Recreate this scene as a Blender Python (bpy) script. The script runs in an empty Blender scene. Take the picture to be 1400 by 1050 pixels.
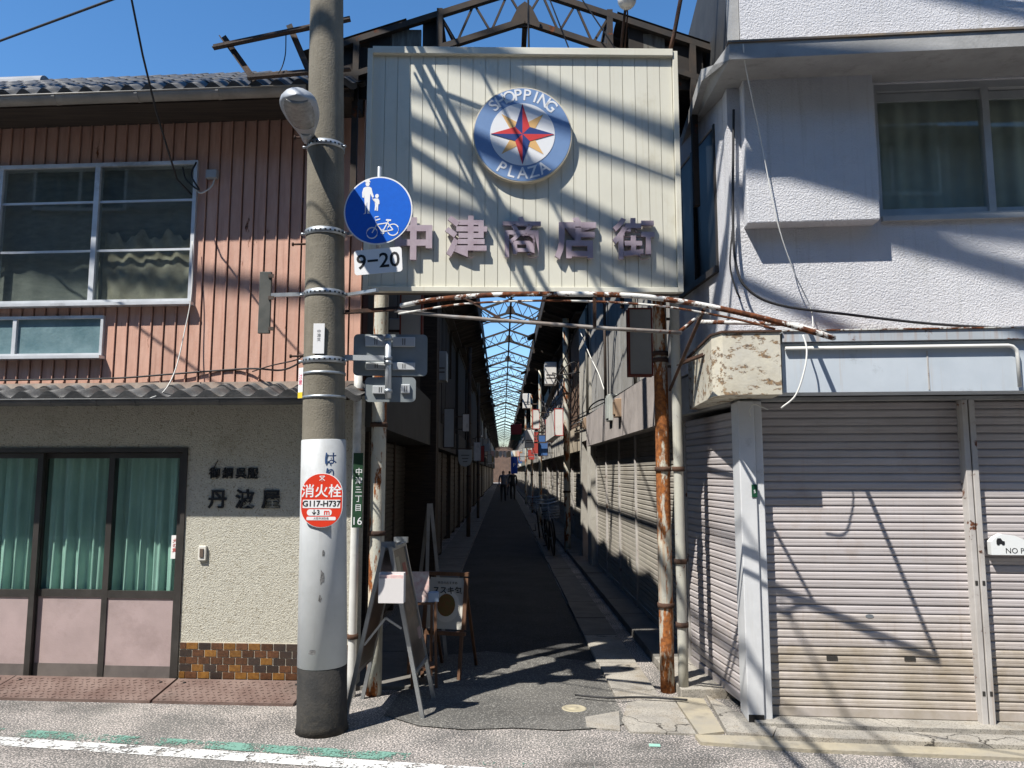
import bpy, bmesh, math, random
from mathutils import Vector, Matrix
rad = math.radians
random.seed(7)
SC = bpy.context.scene
COL = SC.collection

# ------------------------------------------------------------------ camera
EYE = 1.6
PITCH = math.atan(120 / 1051)
cam = bpy.data.cameras.new('camera')
cam.sensor_width = 36
cam.lens = 36 * 1051 / 1400
cam.clip_end = 2000
camo = bpy.data.objects.new('camera', cam)
COL.objects.link(camo)
camo.location = (0, 0, EYE)
camo.rotation_euler = (math.pi / 2 + PITCH, 0, 0)
SC.camera = camo

# ------------------------------------------------------------------ sky and sun
TO_SUN = Vector((-1.05, -1.0, 2.12)).normalized()
world = bpy.data.worlds.new('World')
SC.world = world
world.use_nodes = True
wn = world.node_tree
sky = wn.nodes.new('ShaderNodeTexSky')
sky.sky_type = 'NISHITA'
sky.sun_disc = False
sky.sun_elevation = math.asin(TO_SUN.z)
sky.sun_rotation = math.atan2(TO_SUN.x, TO_SUN.y) % (2 * math.pi)
sky.air_density = 1.0
sky.dust_density = 0.0
sky.ozone_density = 3.0
satn = wn.nodes.new('ShaderNodeHueSaturation')
satn.inputs['Saturation'].default_value = 1.22
wn.links.new(sky.outputs[0], satn.inputs['Color'])
wn.links.new(satn.outputs[0], wn.nodes['Background'].inputs[0])
wn.nodes['Background'].inputs[1].default_value = 0.115
sun = bpy.data.lights.new('sun', 'SUN')
sun.energy = 5.0
sun.angle = rad(0.53)
sun.color = (1.0, 0.955, 0.88)
suno = bpy.data.objects.new('sun', sun)
COL.objects.link(suno)
suno.location = (-10, -10, 20)
suno.rotation_euler = (-TO_SUN).to_track_quat('-Z', 'Y').to_euler()
SC.view_settings.view_transform = 'Standard'
SC.view_settings.look = 'None'
SC.view_settings.exposure = 0.72
SC.view_settings.gamma = 1.0
SC.render.engine = 'CYCLES'

# ------------------------------------------------------------------ survey helper: sight line of a photo point cut with a wall plane
def sight(px, py):
    u, v = (px - 700) / 1051, (525 - py) / 1051
    c, s = math.cos(PITCH), math.sin(PITCH)
    return Vector((u, c - v * s, s + v * c))
def at(px, py, Y):
    r = sight(px, py); t = Y / r.y
    return Vector((r.x * t, Y, EYE + r.z * t))
def ground(px, py, z=0.0):
    r = sight(px, py); t = (z - EYE) / r.z
    return Vector((r.x * t, r.y * t, z))
class Frame:
    """vertical wall plane: u along the wall, w into the wall, z up"""
    def __init__(s, x, y, deg):
        s.p = Vector((x, y, 0)); s.a = rad(deg)
        s.e = Vector((math.cos(s.a), math.sin(s.a), 0)); s.n = Vector((-math.sin(s.a), math.cos(s.a), 0))
    def uz(s, px, py, w=0.0):
        r = sight(px, py); o = s.p + s.n * w
        t = o.dot(s.n) / r.dot(s.n)
        h = r * t
        return (h - s.p).dot(s.e), EYE + h.z
    def u(s, px, py, w=0.0): return s.uz(px, py, w)[0]
    def z(s, px, py, w=0.0): return s.uz(px, py, w)[1]
    def pt(s, u, w, z): return s.p + s.e * u + s.n * w + Vector((0, 0, z))
    def inv(s, P):
        d = P - s.p
        return Vector((d.dot(s.e), d.dot(s.n), P.z))
LF = Frame(-2.5, 5.95, -4)      # house on the left
RF = Frame(1.67, 5.08, -5)      # corner building on the right
BF = Frame(0.07, 5.40, 1.0)     # sign board over the entrance
AF = Frame(0.10, 5.60, 0.71)    # the lane: u across, w along it

# ------------------------------------------------------------------ materials
MATS = {}
def nd(nt, t, **kw):
    n = nt.nodes.new(t)
    for k, v in kw.items():
        if k.startswith('i_'):
            key = k[2:]
            n.inputs[int(key) if key.isdigit() else key].default_value = v
        else: setattr(n, k, v)
    return n
def lin(c):
    return c if len(c) == 4 else (c[0], c[1], c[2], 1)
def ramp(nt, fac, a, b):
    r = nt.nodes.new('ShaderNodeMapRange'); r.clamp = True
    r.inputs[1].default_value = a; r.inputs[2].default_value = b
    nt.links.new(fac, r.inputs[0]); return r.outputs[0]
def mixc(nt, fac, a, b, mode='MIX'):
    m = nt.nodes.new('ShaderNodeMix'); m.data_type = 'RGBA'; m.blend_type = mode
    for k, x in ((0, fac), (6, a), (7, b)):
        if isinstance(x, (int, float)): m.inputs[k].default_value = x
        elif isinstance(x, tuple): m.inputs[k].default_value = lin(x)
        else: nt.links.new(x, m.inputs[k])
    return m.outputs[2]
def noise(nt, pos, scale, detail=4, rough=.55, stretch=None):
    if stretch:
        mp = nd(nt, 'ShaderNodeMapping'); mp.inputs[3].default_value = stretch
        nt.links.new(pos, mp.inputs[0]); pos = mp.outputs[0]
    n = nd(nt, 'ShaderNodeTexNoise', i_Scale=scale, i_Detail=detail, i_Roughness=rough)
    nt.links.new(pos, n.inputs['Vector']); return n.outputs[0]
def mat(name, col, col2=None, scale=5.0, rough=.7, bump=0.0, bscale=80.0, metal=0.0, spec=.35, vary=0.0,
        streak=0.0, streakcol=(.10, .08, .06), rust=0.0, rustscale=6.0, rustcol=(.17, .055, .02), rustcol2=(.05, .02, .012),
        ruststretch=None, grime=0.0, grimecol=(.07, .06, .05), speck=0.0, speckcol=(.7, .7, .66), speckscale=90.0, lo=.35, hi=.65, stretch=None, emit=0.0, bdist=.01, crack=0.0):
    if name in MATS: return MATS[name]
    m = bpy.data.materials.new(name); m.use_nodes = True
    nt = m.node_tree; b = nt.nodes['Principled BSDF']
    geo = nd(nt, 'ShaderNodeNewGeometry'); pos = geo.outputs['Position']
    c = lin(col)
    if col2 is not None:
        c = mixc(nt, ramp(nt, noise(nt, pos, scale, 5, .6, stretch), lo, hi), col, col2)
    if vary:
        oi = nd(nt, 'ShaderNodeObjectInfo')
        v = nd(nt, 'ShaderNodeMapRange', i_3=1 - vary, i_4=1 + vary); nt.links.new(oi.outputs['Random'], v.inputs[0])
        hs = nd(nt, 'ShaderNodeHueSaturation')
        if isinstance(c, tuple): hs.inputs['Color'].default_value = c
        else: nt.links.new(c, hs.inputs['Color'])
        nt.links.new(v.outputs[0], hs.inputs['Value']); c = hs.outputs[0]
    if speck:
        f = ramp(nt, noise(nt, pos, speckscale, 2, .6), .62 - speck * .25, .66 - speck * .2)
        c = mixc(nt, f, c, speckcol)
    if streak:
        f = ramp(nt, noise(nt, pos, 1.0, 5, .65, (28, 28, 1.1)), .62 - .2 * streak, .82)
        k = nd(nt, 'ShaderNodeMath', operation='MULTIPLY', i_1=min(1, streak + .3)); nt.links.new(f, k.inputs[0])
        c = mixc(nt, k.outputs[0], c, streakcol)
    if grime:
        f = ramp(nt, noise(nt, pos, 2.3, 7, .72), .62 - .22 * grime, .80)
        k = nd(nt, 'ShaderNodeMath', operation='MULTIPLY', i_1=.75); nt.links.new(f, k.inputs[0])
        c = mixc(nt, k.outputs[0], c, grimecol)
    if crack:
        vo = nd(nt, 'ShaderNodeTexVoronoi', feature='DISTANCE_TO_EDGE', i_Scale=crack)
        nz = nd(nt, 'ShaderNodeTexNoise', i_Scale=4.0, i_Detail=6.0); nt.links.new(pos, nz.inputs['Vector'])
        sc = nd(nt, 'ShaderNodeVectorMath', operation='SCALE', i_Scale=.4); nt.links.new(nz.outputs['Color'], sc.inputs[0])
        wp = nd(nt, 'ShaderNodeVectorMath', operation='ADD'); nt.links.new(pos, wp.inputs[0]); nt.links.new(sc.outputs[0], wp.inputs[1]); nt.links.new(wp.outputs[0], vo.inputs['Vector'])
        c = mixc(nt, ramp(nt, vo.outputs['Distance'], .006, .002), c, (.05, .045, .038))
    r_in = None
    if rust:
        f = ramp(nt, noise(nt, pos, rustscale, 8, .7, ruststretch), .66 - .3 * rust, .70 - .3 * rust)
        rc = mixc(nt, ramp(nt, noise(nt, pos, rustscale * 5, 4), .35, .65), rustcol, rustcol2)
        c = mixc(nt, f, c, rc)
        rr = nd(nt, 'ShaderNodeMapRange', i_3=rough, i_4=.95); nt.links.new(f, rr.inputs[0]); r_in = rr.outputs[0]
    if isinstance(c, tuple): b.inputs['Base Color'].default_value = c
    else: nt.links.new(c, b.inputs['Base Color'])
    b.inputs['Roughness'].default_value = rough
    if r_in is not None: nt.links.new(r_in, b.inputs['Roughness'])
    b.inputs['Metallic'].default_value = metal
    b.inputs['Specular IOR Level'].default_value = spec
    if bump:
        bn = nd(nt, 'ShaderNodeBump', i_Strength=bump, i_Distance=bdist)
        nt.links.new(noise(nt, pos, bscale, 4, .6), bn.inputs['Height'])
        nt.links.new(bn.outputs[0], b.inputs['Normal'])
    if emit:
        b.inputs['Emission Color'].default_value = lin(col); b.inputs['Emission Strength'].default_value = emit
    MATS[name] = m
    return m
def glass(name, tint=(.75, .82, .8), gloss=.06, rough=.02):
    if name in MATS: return MATS[name]
    m = bpy.data.materials.new(name); m.use_nodes = True; nt = m.node_tree
    nt.nodes.remove(nt.nodes['Principled BSDF'])
    t = nd(nt, 'ShaderNodeBsdfTransparent'); t.inputs[0].default_value = lin(tint)
    g = nd(nt, 'ShaderNodeBsdfGlossy', i_Roughness=rough); g.inputs[0].default_value = (1, 1, 1, 1)
    f = nd(nt, 'ShaderNodeLayerWeight', i_Blend=.5)
    p = nd(nt, 'ShaderNodeMath', operation='POWER', i_1=5.0); nt.links.new(f.outputs['Facing'], p.inputs[0])
    a = nd(nt, 'ShaderNodeMath', operation='MULTIPLY_ADD', i_1=.6, i_2=gloss * .6); nt.links.new(p.outputs[0], a.inputs[0])
    x = nd(nt, 'ShaderNodeMixShader'); nt.links.new(a.outputs[0], x.inputs[0])
    nt.links.new(t.outputs[0], x.inputs[1]); nt.links.new(g.outputs[0], x.inputs[2])
    nt.links.new(x.outputs[0], nt.nodes['Material Output'].inputs[0])
    MATS[name] = m; return m
def worn_paint(name, col, wear, scale=7.0, fine=55.0):
    """road paint with the asphalt showing through where it has worn off"""
    m = bpy.data.materials.new(name); m.use_nodes = True; nt = m.node_tree; b = nt.nodes['Principled BSDF']
    pos = nd(nt, 'ShaderNodeNewGeometry').outputs['Position']
    b.inputs['Base Color'].default_value = lin(col); b.inputs['Roughness'].default_value = .85
    ad = nd(nt, 'ShaderNodeMath', operation='ADD'); nt.links.new(noise(nt, pos, scale, 4), ad.inputs[0]); nt.links.new(noise(nt, pos, fine, 4, .7), ad.inputs[1])
    f = ramp(nt, ad.outputs[0], wear - .03, wear + .03)
    t = nd(nt, 'ShaderNodeBsdfTransparent'); x = nd(nt, 'ShaderNodeMixShader')
    nt.links.new(f, x.inputs[0]); nt.links.new(b.outputs[0], x.inputs[1]); nt.links.new(t.outputs[0], x.inputs[2])
    nt.links.new(x.outputs[0], nt.nodes['Material Output'].inputs[0])
    return m

# ------------------------------------------------------------------ mesh helpers
class MB:
    def __init__(s): s.v = []; s.f = []; s.sm = []; s.mi = []; s.m = 0
    def _add(s, vs, fs, smooth=False):
        o = len(s.v); s.v += [tuple(v) for v in vs]
        for f in fs: s.f.append([i + o for i in f]); s.sm.append(smooth); s.mi.append(s.m)
        return s
    def box(s, x0, x1, y0, y1, z0, z1):
        vs = [(x, y, z) for z in (z0, z1) for y in (y0, y1) for x in (x0, x1)]
        return s._add(vs, [(0, 2, 3, 1), (4, 5, 7, 6), (0, 1, 5, 4), (2, 6, 7, 3), (0, 4, 6, 2), (1, 3, 7, 5)])
    def bev(s, x0, x1, y0, y1, z0, z1, b=.006):
        bm = bmesh.new(); bmesh.ops.create_cube(bm, size=1)
        for v in bm.verts: v.co = ((x0 + x1) / 2 + v.co.x * (x1 - x0), (y0 + y1) / 2 + v.co.y * (y1 - y0), (z0 + z1) / 2 + v.co.z * (z1 - z0))
        bmesh.ops.bevel(bm, geom=bm.edges[:], offset=b, segments=2, affect='EDGES', profile=.5)
        bm.verts.index_update()
        s._add([v.co for v in bm.verts], [[v.index for v in f.verts] for f in bm.faces]); bm.free(); return s
    def tube(s, pts, r, n=8, caps=True, roll=0.0):
        pts = [Vector(p) for p in pts]; k = len(pts)
        rs = r if isinstance(r, (list, tuple)) else [r] * k
        up = None; vs = []
        for i, p in enumerate(pts):
            d = (pts[min(i + 1, k - 1)] - pts[max(i - 1, 0)]).normalized()
            if up is None:
                up = Vector((0, 0, 1)) if abs(d.z) < .95 else Vector((0, 1, 0))
            a = d.cross(up)
            if a.length < 1e-4: a = d.cross(Vector((1, 0, 0)))
            a.normalize(); bb = a.cross(d).normalized(); up = bb
            for j in range(n):
                t = 2 * math.pi * (j + .5) / n + roll
                vs.append(p + (a * math.cos(t) + bb * math.sin(t)) * rs[i])
        fs = [(i * n + j, i * n + (j + 1) % n, (i + 1) * n + (j + 1) % n, (i + 1) * n + j) for i in range(k - 1) for j in range(n)]
        s._add(vs, fs, n > 4)
        if caps:
            o = len(s.v) - k * n
            s.f.append([o + j for j in range(n)][::-1]); s.sm.append(False); s.mi.append(s.m)
            s.f.append([o + (k - 1) * n + j for j in range(n)]); s.sm.append(False); s.mi.append(s.m)
        return s
    def bar(s, p, q, w, h=None):
        """rectangular bar from p to q"""
        p, q = Vector(p), Vector(q); h = w if h is None else h
        d = (q - p).normalized(); up = Vector((0, 0, 1)) if abs(d.z) < .9 else Vector((0, 1, 0))
        a = d.cross(up).normalized() * w / 2; b = a.cross(d).normalized() * h / 2
        vs = [x + i * a + j * b for x in (p, q) for i, j in ((-1, -1), (1, -1), (1, 1), (-1, 1))]
        return s._add(vs, [(3, 2, 1, 0), (4, 5, 6, 7), (0, 1, 5, 4), (1, 2, 6, 5), (2, 3, 7, 6), (3, 0, 4, 7)])
    def angle(s, p, q, w, t=.006):
        """L-section steel bar"""
        p, q = Vector(p), Vector(q); d = (q - p).normalized(); up = Vector((0, 0, 1)) if abs(d.z) < .9 else Vector((0, 1, 0))
        a = d.cross(up).normalized(); b = a.cross(d).normalized()
        prof = [(0, 0), (w, 0), (w, t), (t, t), (t, w), (0, w)]
        vs = [x + a * i + b * j for x in (p, q) for i, j in prof]
        fs = [(5, 4, 3, 2, 1, 0), (6, 7, 8, 9, 10, 11)] + [(i, (i + 1) % 6, 6 + (i + 1) % 6, 6 + i) for i in range(6)]
        return s._add(vs, fs)
    def lathe(s, prof, n=24, c=(0, 0, 0), smooth=True):
        k = len(prof); vs = [(c[0] + r * math.cos(2 * math.pi * j / n), c[1] + r * math.sin(2 * math.pi * j / n), c[2] + z) for r, z in prof for j in range(n)]
        fs = [(i * n + j, i * n + (j + 1) % n, (i + 1) * n + (j + 1) % n, (i + 1) * n + j) for i in range(k - 1) for j in range(n)]
        s._add(vs, fs, smooth)
        o = len(s.v) - k * n
        s.f.append([o + j for j in range(n)][::-1]); s.sm.append(False); s.mi.append(s.m)
        s.f.append([o + (k - 1) * n + j for j in range(n)]); s.sm.append(False); s.mi.append(s.m)
        return s
    def prism(s, poly, y0, y1):
        """polygon in x,z (counter-clockwise seen from -y) extruded along y"""
        n = len(poly); vs = [(x, y, z) for y in (y0, y1) for x, z in poly]
        return s._add(vs, [tuple(range(n)), tuple(range(2 * n - 1, n - 1, -1))] + [((i + 1) % n, i, n + i, n + (i + 1) % n) for i in range(n)])
    def prof(s, prof, x0, x1, smooth=False):
        """closed profile in y,z extruded along x"""
        n = len(prof); vs = [(x, y, z) for x in (x0, x1) for y, z in prof]
        return s._add(vs, [tuple(range(n)), tuple(range(2 * n - 1, n - 1, -1))] + [((i + 1) % n, i, n + i, n + (i + 1) % n) for i in range(n)], smooth)
    def plan(s, poly, z0, z1):
        n = len(poly); vs = [(x, y, z) for z in (z0, z1) for x, y in poly]
        return s._add(vs, [tuple(range(n - 1, -1, -1)), tuple(range(n, 2 * n))] + [(i, (i + 1) % n, n + (i + 1) % n, n + i) for i in range(n)])
    def grid(s, fn, nu, nv, smooth=True):
        vs = [fn(i / nu, j / nv) for j in range(nv + 1) for i in range(nu + 1)]
        return s._add(vs, [(j * (nu + 1) + i, j * (nu + 1) + i + 1, (j + 1) * (nu + 1) + i + 1, (j + 1) * (nu + 1) + i) for j in range(nv) for i in range(nu)], smooth)
    def mesh(s, name, mats):
        me = bpy.data.meshes.new(name); me.from_pydata(s.v, [], s.f)
        me.polygons.foreach_set('use_smooth', s.sm)
        mats = mats if isinstance(mats, (list, tuple)) else [mats]
        for m in mats: me.materials.append(m)
        if len(mats) > 1: me.polygons.foreach_set('material_index', s.mi)
        bm = bmesh.new(); bm.from_mesh(me); bmesh.ops.recalc_face_normals(bm, faces=bm.faces); bm.to_mesh(me); bm.free()
        return me
    def build(s, name, mats, parent=None, loc=(0, 0, 0), rz=0.0, **tags):
        return put(name, s.mesh(name, mats), parent, loc, rz, **tags)
def put(name, me, parent=None, loc=(0, 0, 0), rz=0.0, rot=None, scale=None, **tags):
    o = bpy.data.objects.new(name, me); COL.objects.link(o)
    o.location = loc; o.rotation_euler = rot if rot is not None else (0, 0, rz)
    if scale: o.scale = scale
    if parent is not None: o.parent = parent
    for k, v in tags.items(): o[k] = v
    return o
def thing(name, label, cat, loc=(0, 0, 0), rz=0.0, group=None, rot=None):
    o = put(name, None, None, loc, rz, rot, label=label, category=cat)
    if group: o['group'] = group
    return o
def tg(label, cat, group=None):
    d = dict(label=label, category=cat)
    if group: d['group'] = group
    return d
def copy_tree(o, parent=None):
    c = o.copy(); COL.objects.link(c); c.parent = parent
    for ch in o.children: copy_tree(ch, c)
    return c
def on(frame, name, label, cat, u=0.0, w=0.0, z=0.0, group=None):
    return thing(name, label, cat, frame.pt(u, w, z), frame.a, group)
_txt = {}
def text_mesh(body, size, ex=.002, off=0.0, m=None, align='CENTER', sx=1.0):
    key = (body, size, ex, off, m.name, align, sx)
    if key in _txt: return _txt[key]
    cu = bpy.data.curves.new('lettering', 'FONT'); cu.body = body; cu.size = size; cu.extrude = ex; cu.offset = off
    cu.align_x = align; cu.align_y = 'CENTER'; cu.resolution_u = 3
    t = bpy.data.objects.new('lettering', cu); COL.objects.link(t)
    bpy.context.view_layer.update()
    me = bpy.data.meshes.new_from_object(t.evaluated_get(bpy.context.evaluated_depsgraph_get()))
    bpy.data.objects.remove(t); bpy.data.curves.remove(cu)
    for v in me.vertices: v.co = (v.co.x * sx, v.co.z * -1, v.co.y)   # stands upright, facing -y
    me.materials.clear(); me.materials.append(m); me.name = 'lettering'
    _txt[key] = me
    return me
def letters(body, size, m, parent, loc, ex=.002, off=0.0, align='CENTER', name='lettering', rot=None, sx=1.0):
    return put(name, text_mesh(body, size, ex, off, m, align, sx), parent, loc, rot=rot)
def sag(a, b, drop, n=16):
    a, b = Vector(a), Vector(b)
    return [a.lerp(b, i / n) - Vector((0, 0, 4 * drop * (i / n) * (1 - i / n))) for i in range(n + 1)]
def spline(pts, n=6):
    P = [Vector(p) for p in pts]; P = [P[0] * 2 - P[1]] + P + [P[-1] * 2 - P[-2]]; out = []
    for i in range(1, len(P) - 2):
        for k in range(n):
            t = k / n; a, b, c, d = P[i - 1], P[i], P[i + 1], P[i + 2]
            out.append(.5 * ((2 * b) + (c - a) * t + (2 * a - 5 * b + 4 * c - d) * t * t + (3 * b - a - 3 * c + d) * t ** 3))
    return out + [P[-2]]

# ------------------------------------------------------------------ shared materials
M_STEEL = mat('galvanised_steel', (.42, .45, .47), (.30, .33, .36), 14, .42, metal=.7, spec=.5)
M_ALU = mat('window_aluminium', (.62, .64, .66), (.5, .52, .54), 6, .45, metal=.3, grime=.25)
M_BLACK = mat('black_rubber', (.012, .012, .013), rough=.55)
M_CABLE = mat('cable_sheath', (.02, .02, .022), rough=.6)
M_WCABLE = mat('white_cable_sheath', (.6, .6, .57), rough=.6)
M_RUST = mat('rusted_steel', (.10, .05, .03), (.035, .022, .018), 9, .9, bump=.5, bscale=120)
M_RUSTPAINT = mat('peeling_white_paint_on_rust', (.62, .61, .57), (.5, .5, .48), 6, .6, rust=.62, rustscale=7, bump=.3, bscale=60, stretch=(1, 1, .3))
M_POSTPAINT = mat('rusting_pale_post_paint', (.56, .52, .42), (.40, .42, .38), 2.2, .65, rust=.47, rustscale=9, ruststretch=(1, 1, .28), rustcol=(.30, .10, .025), rustcol2=(.12, .04, .015), streak=.45, streakcol=(.32, .15, .05), bump=.25, bscale=60)
M_DARKSTEEL = mat('dark_old_steel', (.045, .042, .04), (.09, .06, .045), 7, .8, bump=.3)
M_WHITEPAINT = mat('white_enamel', (.72, .73, .74), rough=.4)
# ================================================================== ground
def asphalt(name, base, base2, white, speck):
    m = bpy.data.materials.new(name); m.use_nodes = True; nt = m.node_tree; b = nt.nodes['Principled BSDF']
    pos = nd(nt, 'ShaderNodeNewGeometry').outputs['Position']
    c = mixc(nt, ramp(nt, noise(nt, pos, 1.6, 6, .65), .38, .66), base, base2)
    big = ramp(nt, noise(nt, pos, 2.1, 5, .6), .36, .60)
    g1 = noise(nt, pos, 85, 3, .7)
    th = nd(nt, 'ShaderNodeMath', operation='MULTIPLY_ADD', i_1=.07 * speck, i_2=-.035); nt.links.new(big, th.inputs[0])
    ad = nd(nt, 'ShaderNodeMath', operation='ADD'); nt.links.new(g1, ad.inputs[0]); nt.links.new(th.outputs[0], ad.inputs[1])
    c = mixc(nt, ramp(nt, ad.outputs[0], .535 - .03 * speck, .60), c, white)
    c = mixc(nt, ramp(nt, noise(nt, pos, 140, 2, .6), .56, .66), c, (.025, .025, .026))
    st_ = nd(nt, 'ShaderNodeMath', operation='MULTIPLY', i_1=.55); nt.links.new(ramp(nt, noise(nt, pos, 1.1, 7, .7, (.5, 1.6, 1)), .54, .70), st_.inputs[0])
    c = mixc(nt, st_.outputs[0], c, (.05, .047, .043))
    nt.links.new(c, b.inputs['Base Color']); b.inputs['Roughness'].default_value = .9; b.inputs['Specular IOR Level'].default_value = .25
    bn = nd(nt, 'ShaderNodeBump', i_Strength=.7, i_Distance=.008); nt.links.new(g1, bn.inputs['Height']); nt.links.new(bn.outputs[0], b.inputs['Normal'])
    return m
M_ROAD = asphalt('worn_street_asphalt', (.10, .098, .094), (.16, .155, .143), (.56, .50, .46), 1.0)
M_LANE = asphalt('shade_darkened_lane_asphalt', (.032, .032, .032), (.055, .054, .052), (.11, .107, .10), .4)  # asphalt colour lowered to deepen the shade inside the lane
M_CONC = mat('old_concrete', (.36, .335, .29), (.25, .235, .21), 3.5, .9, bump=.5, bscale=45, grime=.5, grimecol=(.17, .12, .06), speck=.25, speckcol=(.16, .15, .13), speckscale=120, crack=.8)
M_CONCD = mat('shade_darkened_concrete', (.17, .16, .145), (.12, .115, .105), 3.5, .9, bump=.5, bscale=45, grime=.4)  # darker copy of the concrete, lane shade put into its colour
M_CONC2 = mat('ochre_stained_concrete', (.34, .30, .22), (.27, .25, .21), 4, .9, bump=.5, bscale=45, grime=.4)
g = MB(); g.box(-300, 300, -200, 600, -.4, 0)
g.build('ground', M_ROAD, kind='structure')
# lane surface: local x across, y along the lane
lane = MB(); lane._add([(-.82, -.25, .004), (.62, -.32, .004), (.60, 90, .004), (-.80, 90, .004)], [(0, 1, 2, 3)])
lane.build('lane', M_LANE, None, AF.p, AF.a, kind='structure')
M_MOUTH = asphalt('sunlit_lane_mouth_asphalt', (.085, .083, .078), (.125, .12, .11), (.28, .27, .245), .5)  # lighter copy of the lane asphalt for its sunlit mouth
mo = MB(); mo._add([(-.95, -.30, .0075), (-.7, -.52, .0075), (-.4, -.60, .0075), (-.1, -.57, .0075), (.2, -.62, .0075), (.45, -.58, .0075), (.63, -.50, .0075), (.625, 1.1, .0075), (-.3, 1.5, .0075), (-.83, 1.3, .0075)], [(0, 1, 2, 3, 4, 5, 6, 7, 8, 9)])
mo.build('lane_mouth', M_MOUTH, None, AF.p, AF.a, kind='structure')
# painted street markings
ST = Frame(*ground(0, 1012).xy, -9.4)
wl = MB(); wl.box(-9, 3.0, -.085, .045, .003, .0045)
wl.build('white_line', worn_paint('worn_white_road_paint', (.58, .58, .565), 1.06), None, ST.p, ST.a, kind='structure')
wl = MB(); wl.box(3.0, 12, -.085, .045, .003, .0045)
wl.build('faded_white_line', worn_paint('faded_white_road_paint', (.6, .6, .58), .90), None, ST.p, ST.a, kind='structure')
gl = MB(); gl.box(-9, 2.5, .065, .185, .003, .0045)
gl.build('green_line', worn_paint('worn_green_road_paint', (.14, .28, .225), .95, 4.0, 70.0), None, ST.p, ST.a, kind='structure')
gl = MB(); gl.box(2.5, 9, .045, .185, .003, .0045)
gl.build('faded_green_line', worn_paint('faded_green_road_paint', (.10, .26, .20), .82, 3.0), None, ST.p, ST.a, kind='structure')

# concrete paving along the right of the lane, slab by slab
pave = put('paving', None, None, AF.p, AF.a, kind='structure')
y = .05; i = 0
while y < 60:
    L = random.uniform(.85, 1.25)
    if y > 22: L = 8.0
    s = MB(); z = .028 + random.uniform(-.006, .006)
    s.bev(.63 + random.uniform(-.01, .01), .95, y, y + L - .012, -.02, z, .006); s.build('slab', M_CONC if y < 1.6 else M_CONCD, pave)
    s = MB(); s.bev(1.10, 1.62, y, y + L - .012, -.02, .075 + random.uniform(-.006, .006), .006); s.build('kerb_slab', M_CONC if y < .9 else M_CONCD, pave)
    y += L; i += 1
y = .3
while y < 60:
    L = random.uniform(1.0, 1.3) if y < 20 else 8
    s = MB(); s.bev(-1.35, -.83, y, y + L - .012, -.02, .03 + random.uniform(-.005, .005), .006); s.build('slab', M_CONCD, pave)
    y += L
# the broken apron in front of the right-hand corner
def apron(pts, z, m, name='apron_slab'):
    s = MB(); s.plan([(ground(*p).x, ground(*p).y) for p in pts], -.02, z); return s.build(name, m, pave)
pave_inv = None
ap = put('corner_apron', None, None, (0, 0, 0), 0, kind='structure')
def slab(pts, z, m):
    P = [ground(*p, z) for p in pts]; s = MB(); s.plan([(p.x, p.y) for p in P], -.02, z); return s.build('slab', m, ap)
slab([(858, 960), (918, 952), (952, 1003), (862, 1000), (850, 985)], .012, M_CONC)
slab([(800, 980), (846, 972), (848, 998), (802, 994)], .008, M_CONC)
slab([(920, 952), (962, 955), (990, 1000), (956, 1004)], .016, M_CONC2)
slab([(966, 950), (1012, 975), (1062, 994), (1056, 1006), (994, 1000)], .03, M_CONC)
slab([(950, 1004), (1060, 1007), (1420, 1022), (1500, 1040), (1100, 1024), (958, 1014)], .02, M_CONC2)
sl_ = MB(); sl_.box(RF.u(1030, 985), 4.2, -.10, .2, -.02, .046); sl_.build('slab', M_CONC, ap, RF.p, RF.a)
slab([(1062, 995), (1420, 1006), (1420, 1020), (1058, 1006)], .045, M_CONC)
# cracks: thin mortar seams standing slightly proud
# rust-brown chequered steel plates over the left gutter
M_PLATE = mat('rusty_chequer_plate', (.12, .075, .062), (.19, .135, .115), 4, .8, bump=.6, bscale=180, grime=.4)
def plate(u0, u1, label):
    t = on(LF, 'gutter_plate', label, 'plate', (u0 + u1) / 2, -.2, 0, 'steel plates over the left gutter')
    h = (u1 - u0) / 2
    s = MB(); s._add([(-h, -.19, .02), (h, -.19, .02), (h, .17, .075), (-h, .17, .075), (-h, -.19, 0), (h, -.19, 0), (h, .17, 0), (-h, .17, 0)],
                     [(0, 1, 2, 3), (4, 5, 1, 0), (5, 6, 2, 1), (6, 7, 3, 2), (7, 4, 0, 3)]); s.build('sheet', M_PLATE, t)
    k = MB()
    nx = int((u1 - u0) / .045)
    for a in range(nx):
        for b in range(8):
            x = -h + .03 + a * .045 + (b % 2) * .02; y0 = -.17 + b * .042; z = .02 + (y0 + .19) / .36 * .055
            if x > h - .03: continue
            dx = .009 if (a + b) % 2 else -.009
            k.bar((x - dx, y0 - .009, z + .001), (x + dx, y0 + .009, z + .0025), .006, .004)
    k.build('tread', M_PLATE, t, kind='stuff')
    for x in (-h + .08, h - .08):
        b = MB(); b.lathe([(.012, 0), (.012, .004)], 10, (x, .1, .066)); b.build('bolt', M_BLACK, t)
UB = LF.u(243, 937)
plate(UB - 3.1, UB - 1.25, 'worn brown chequer plate cut by the left edge of the photo')
plate(UB - 1.24, UB + .0, 'brown chequer plate in front of the sliding doors')
plate(UB + .02, UB + 1.02, 'brown chequer plate in front of the brown wall tiles')

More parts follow.
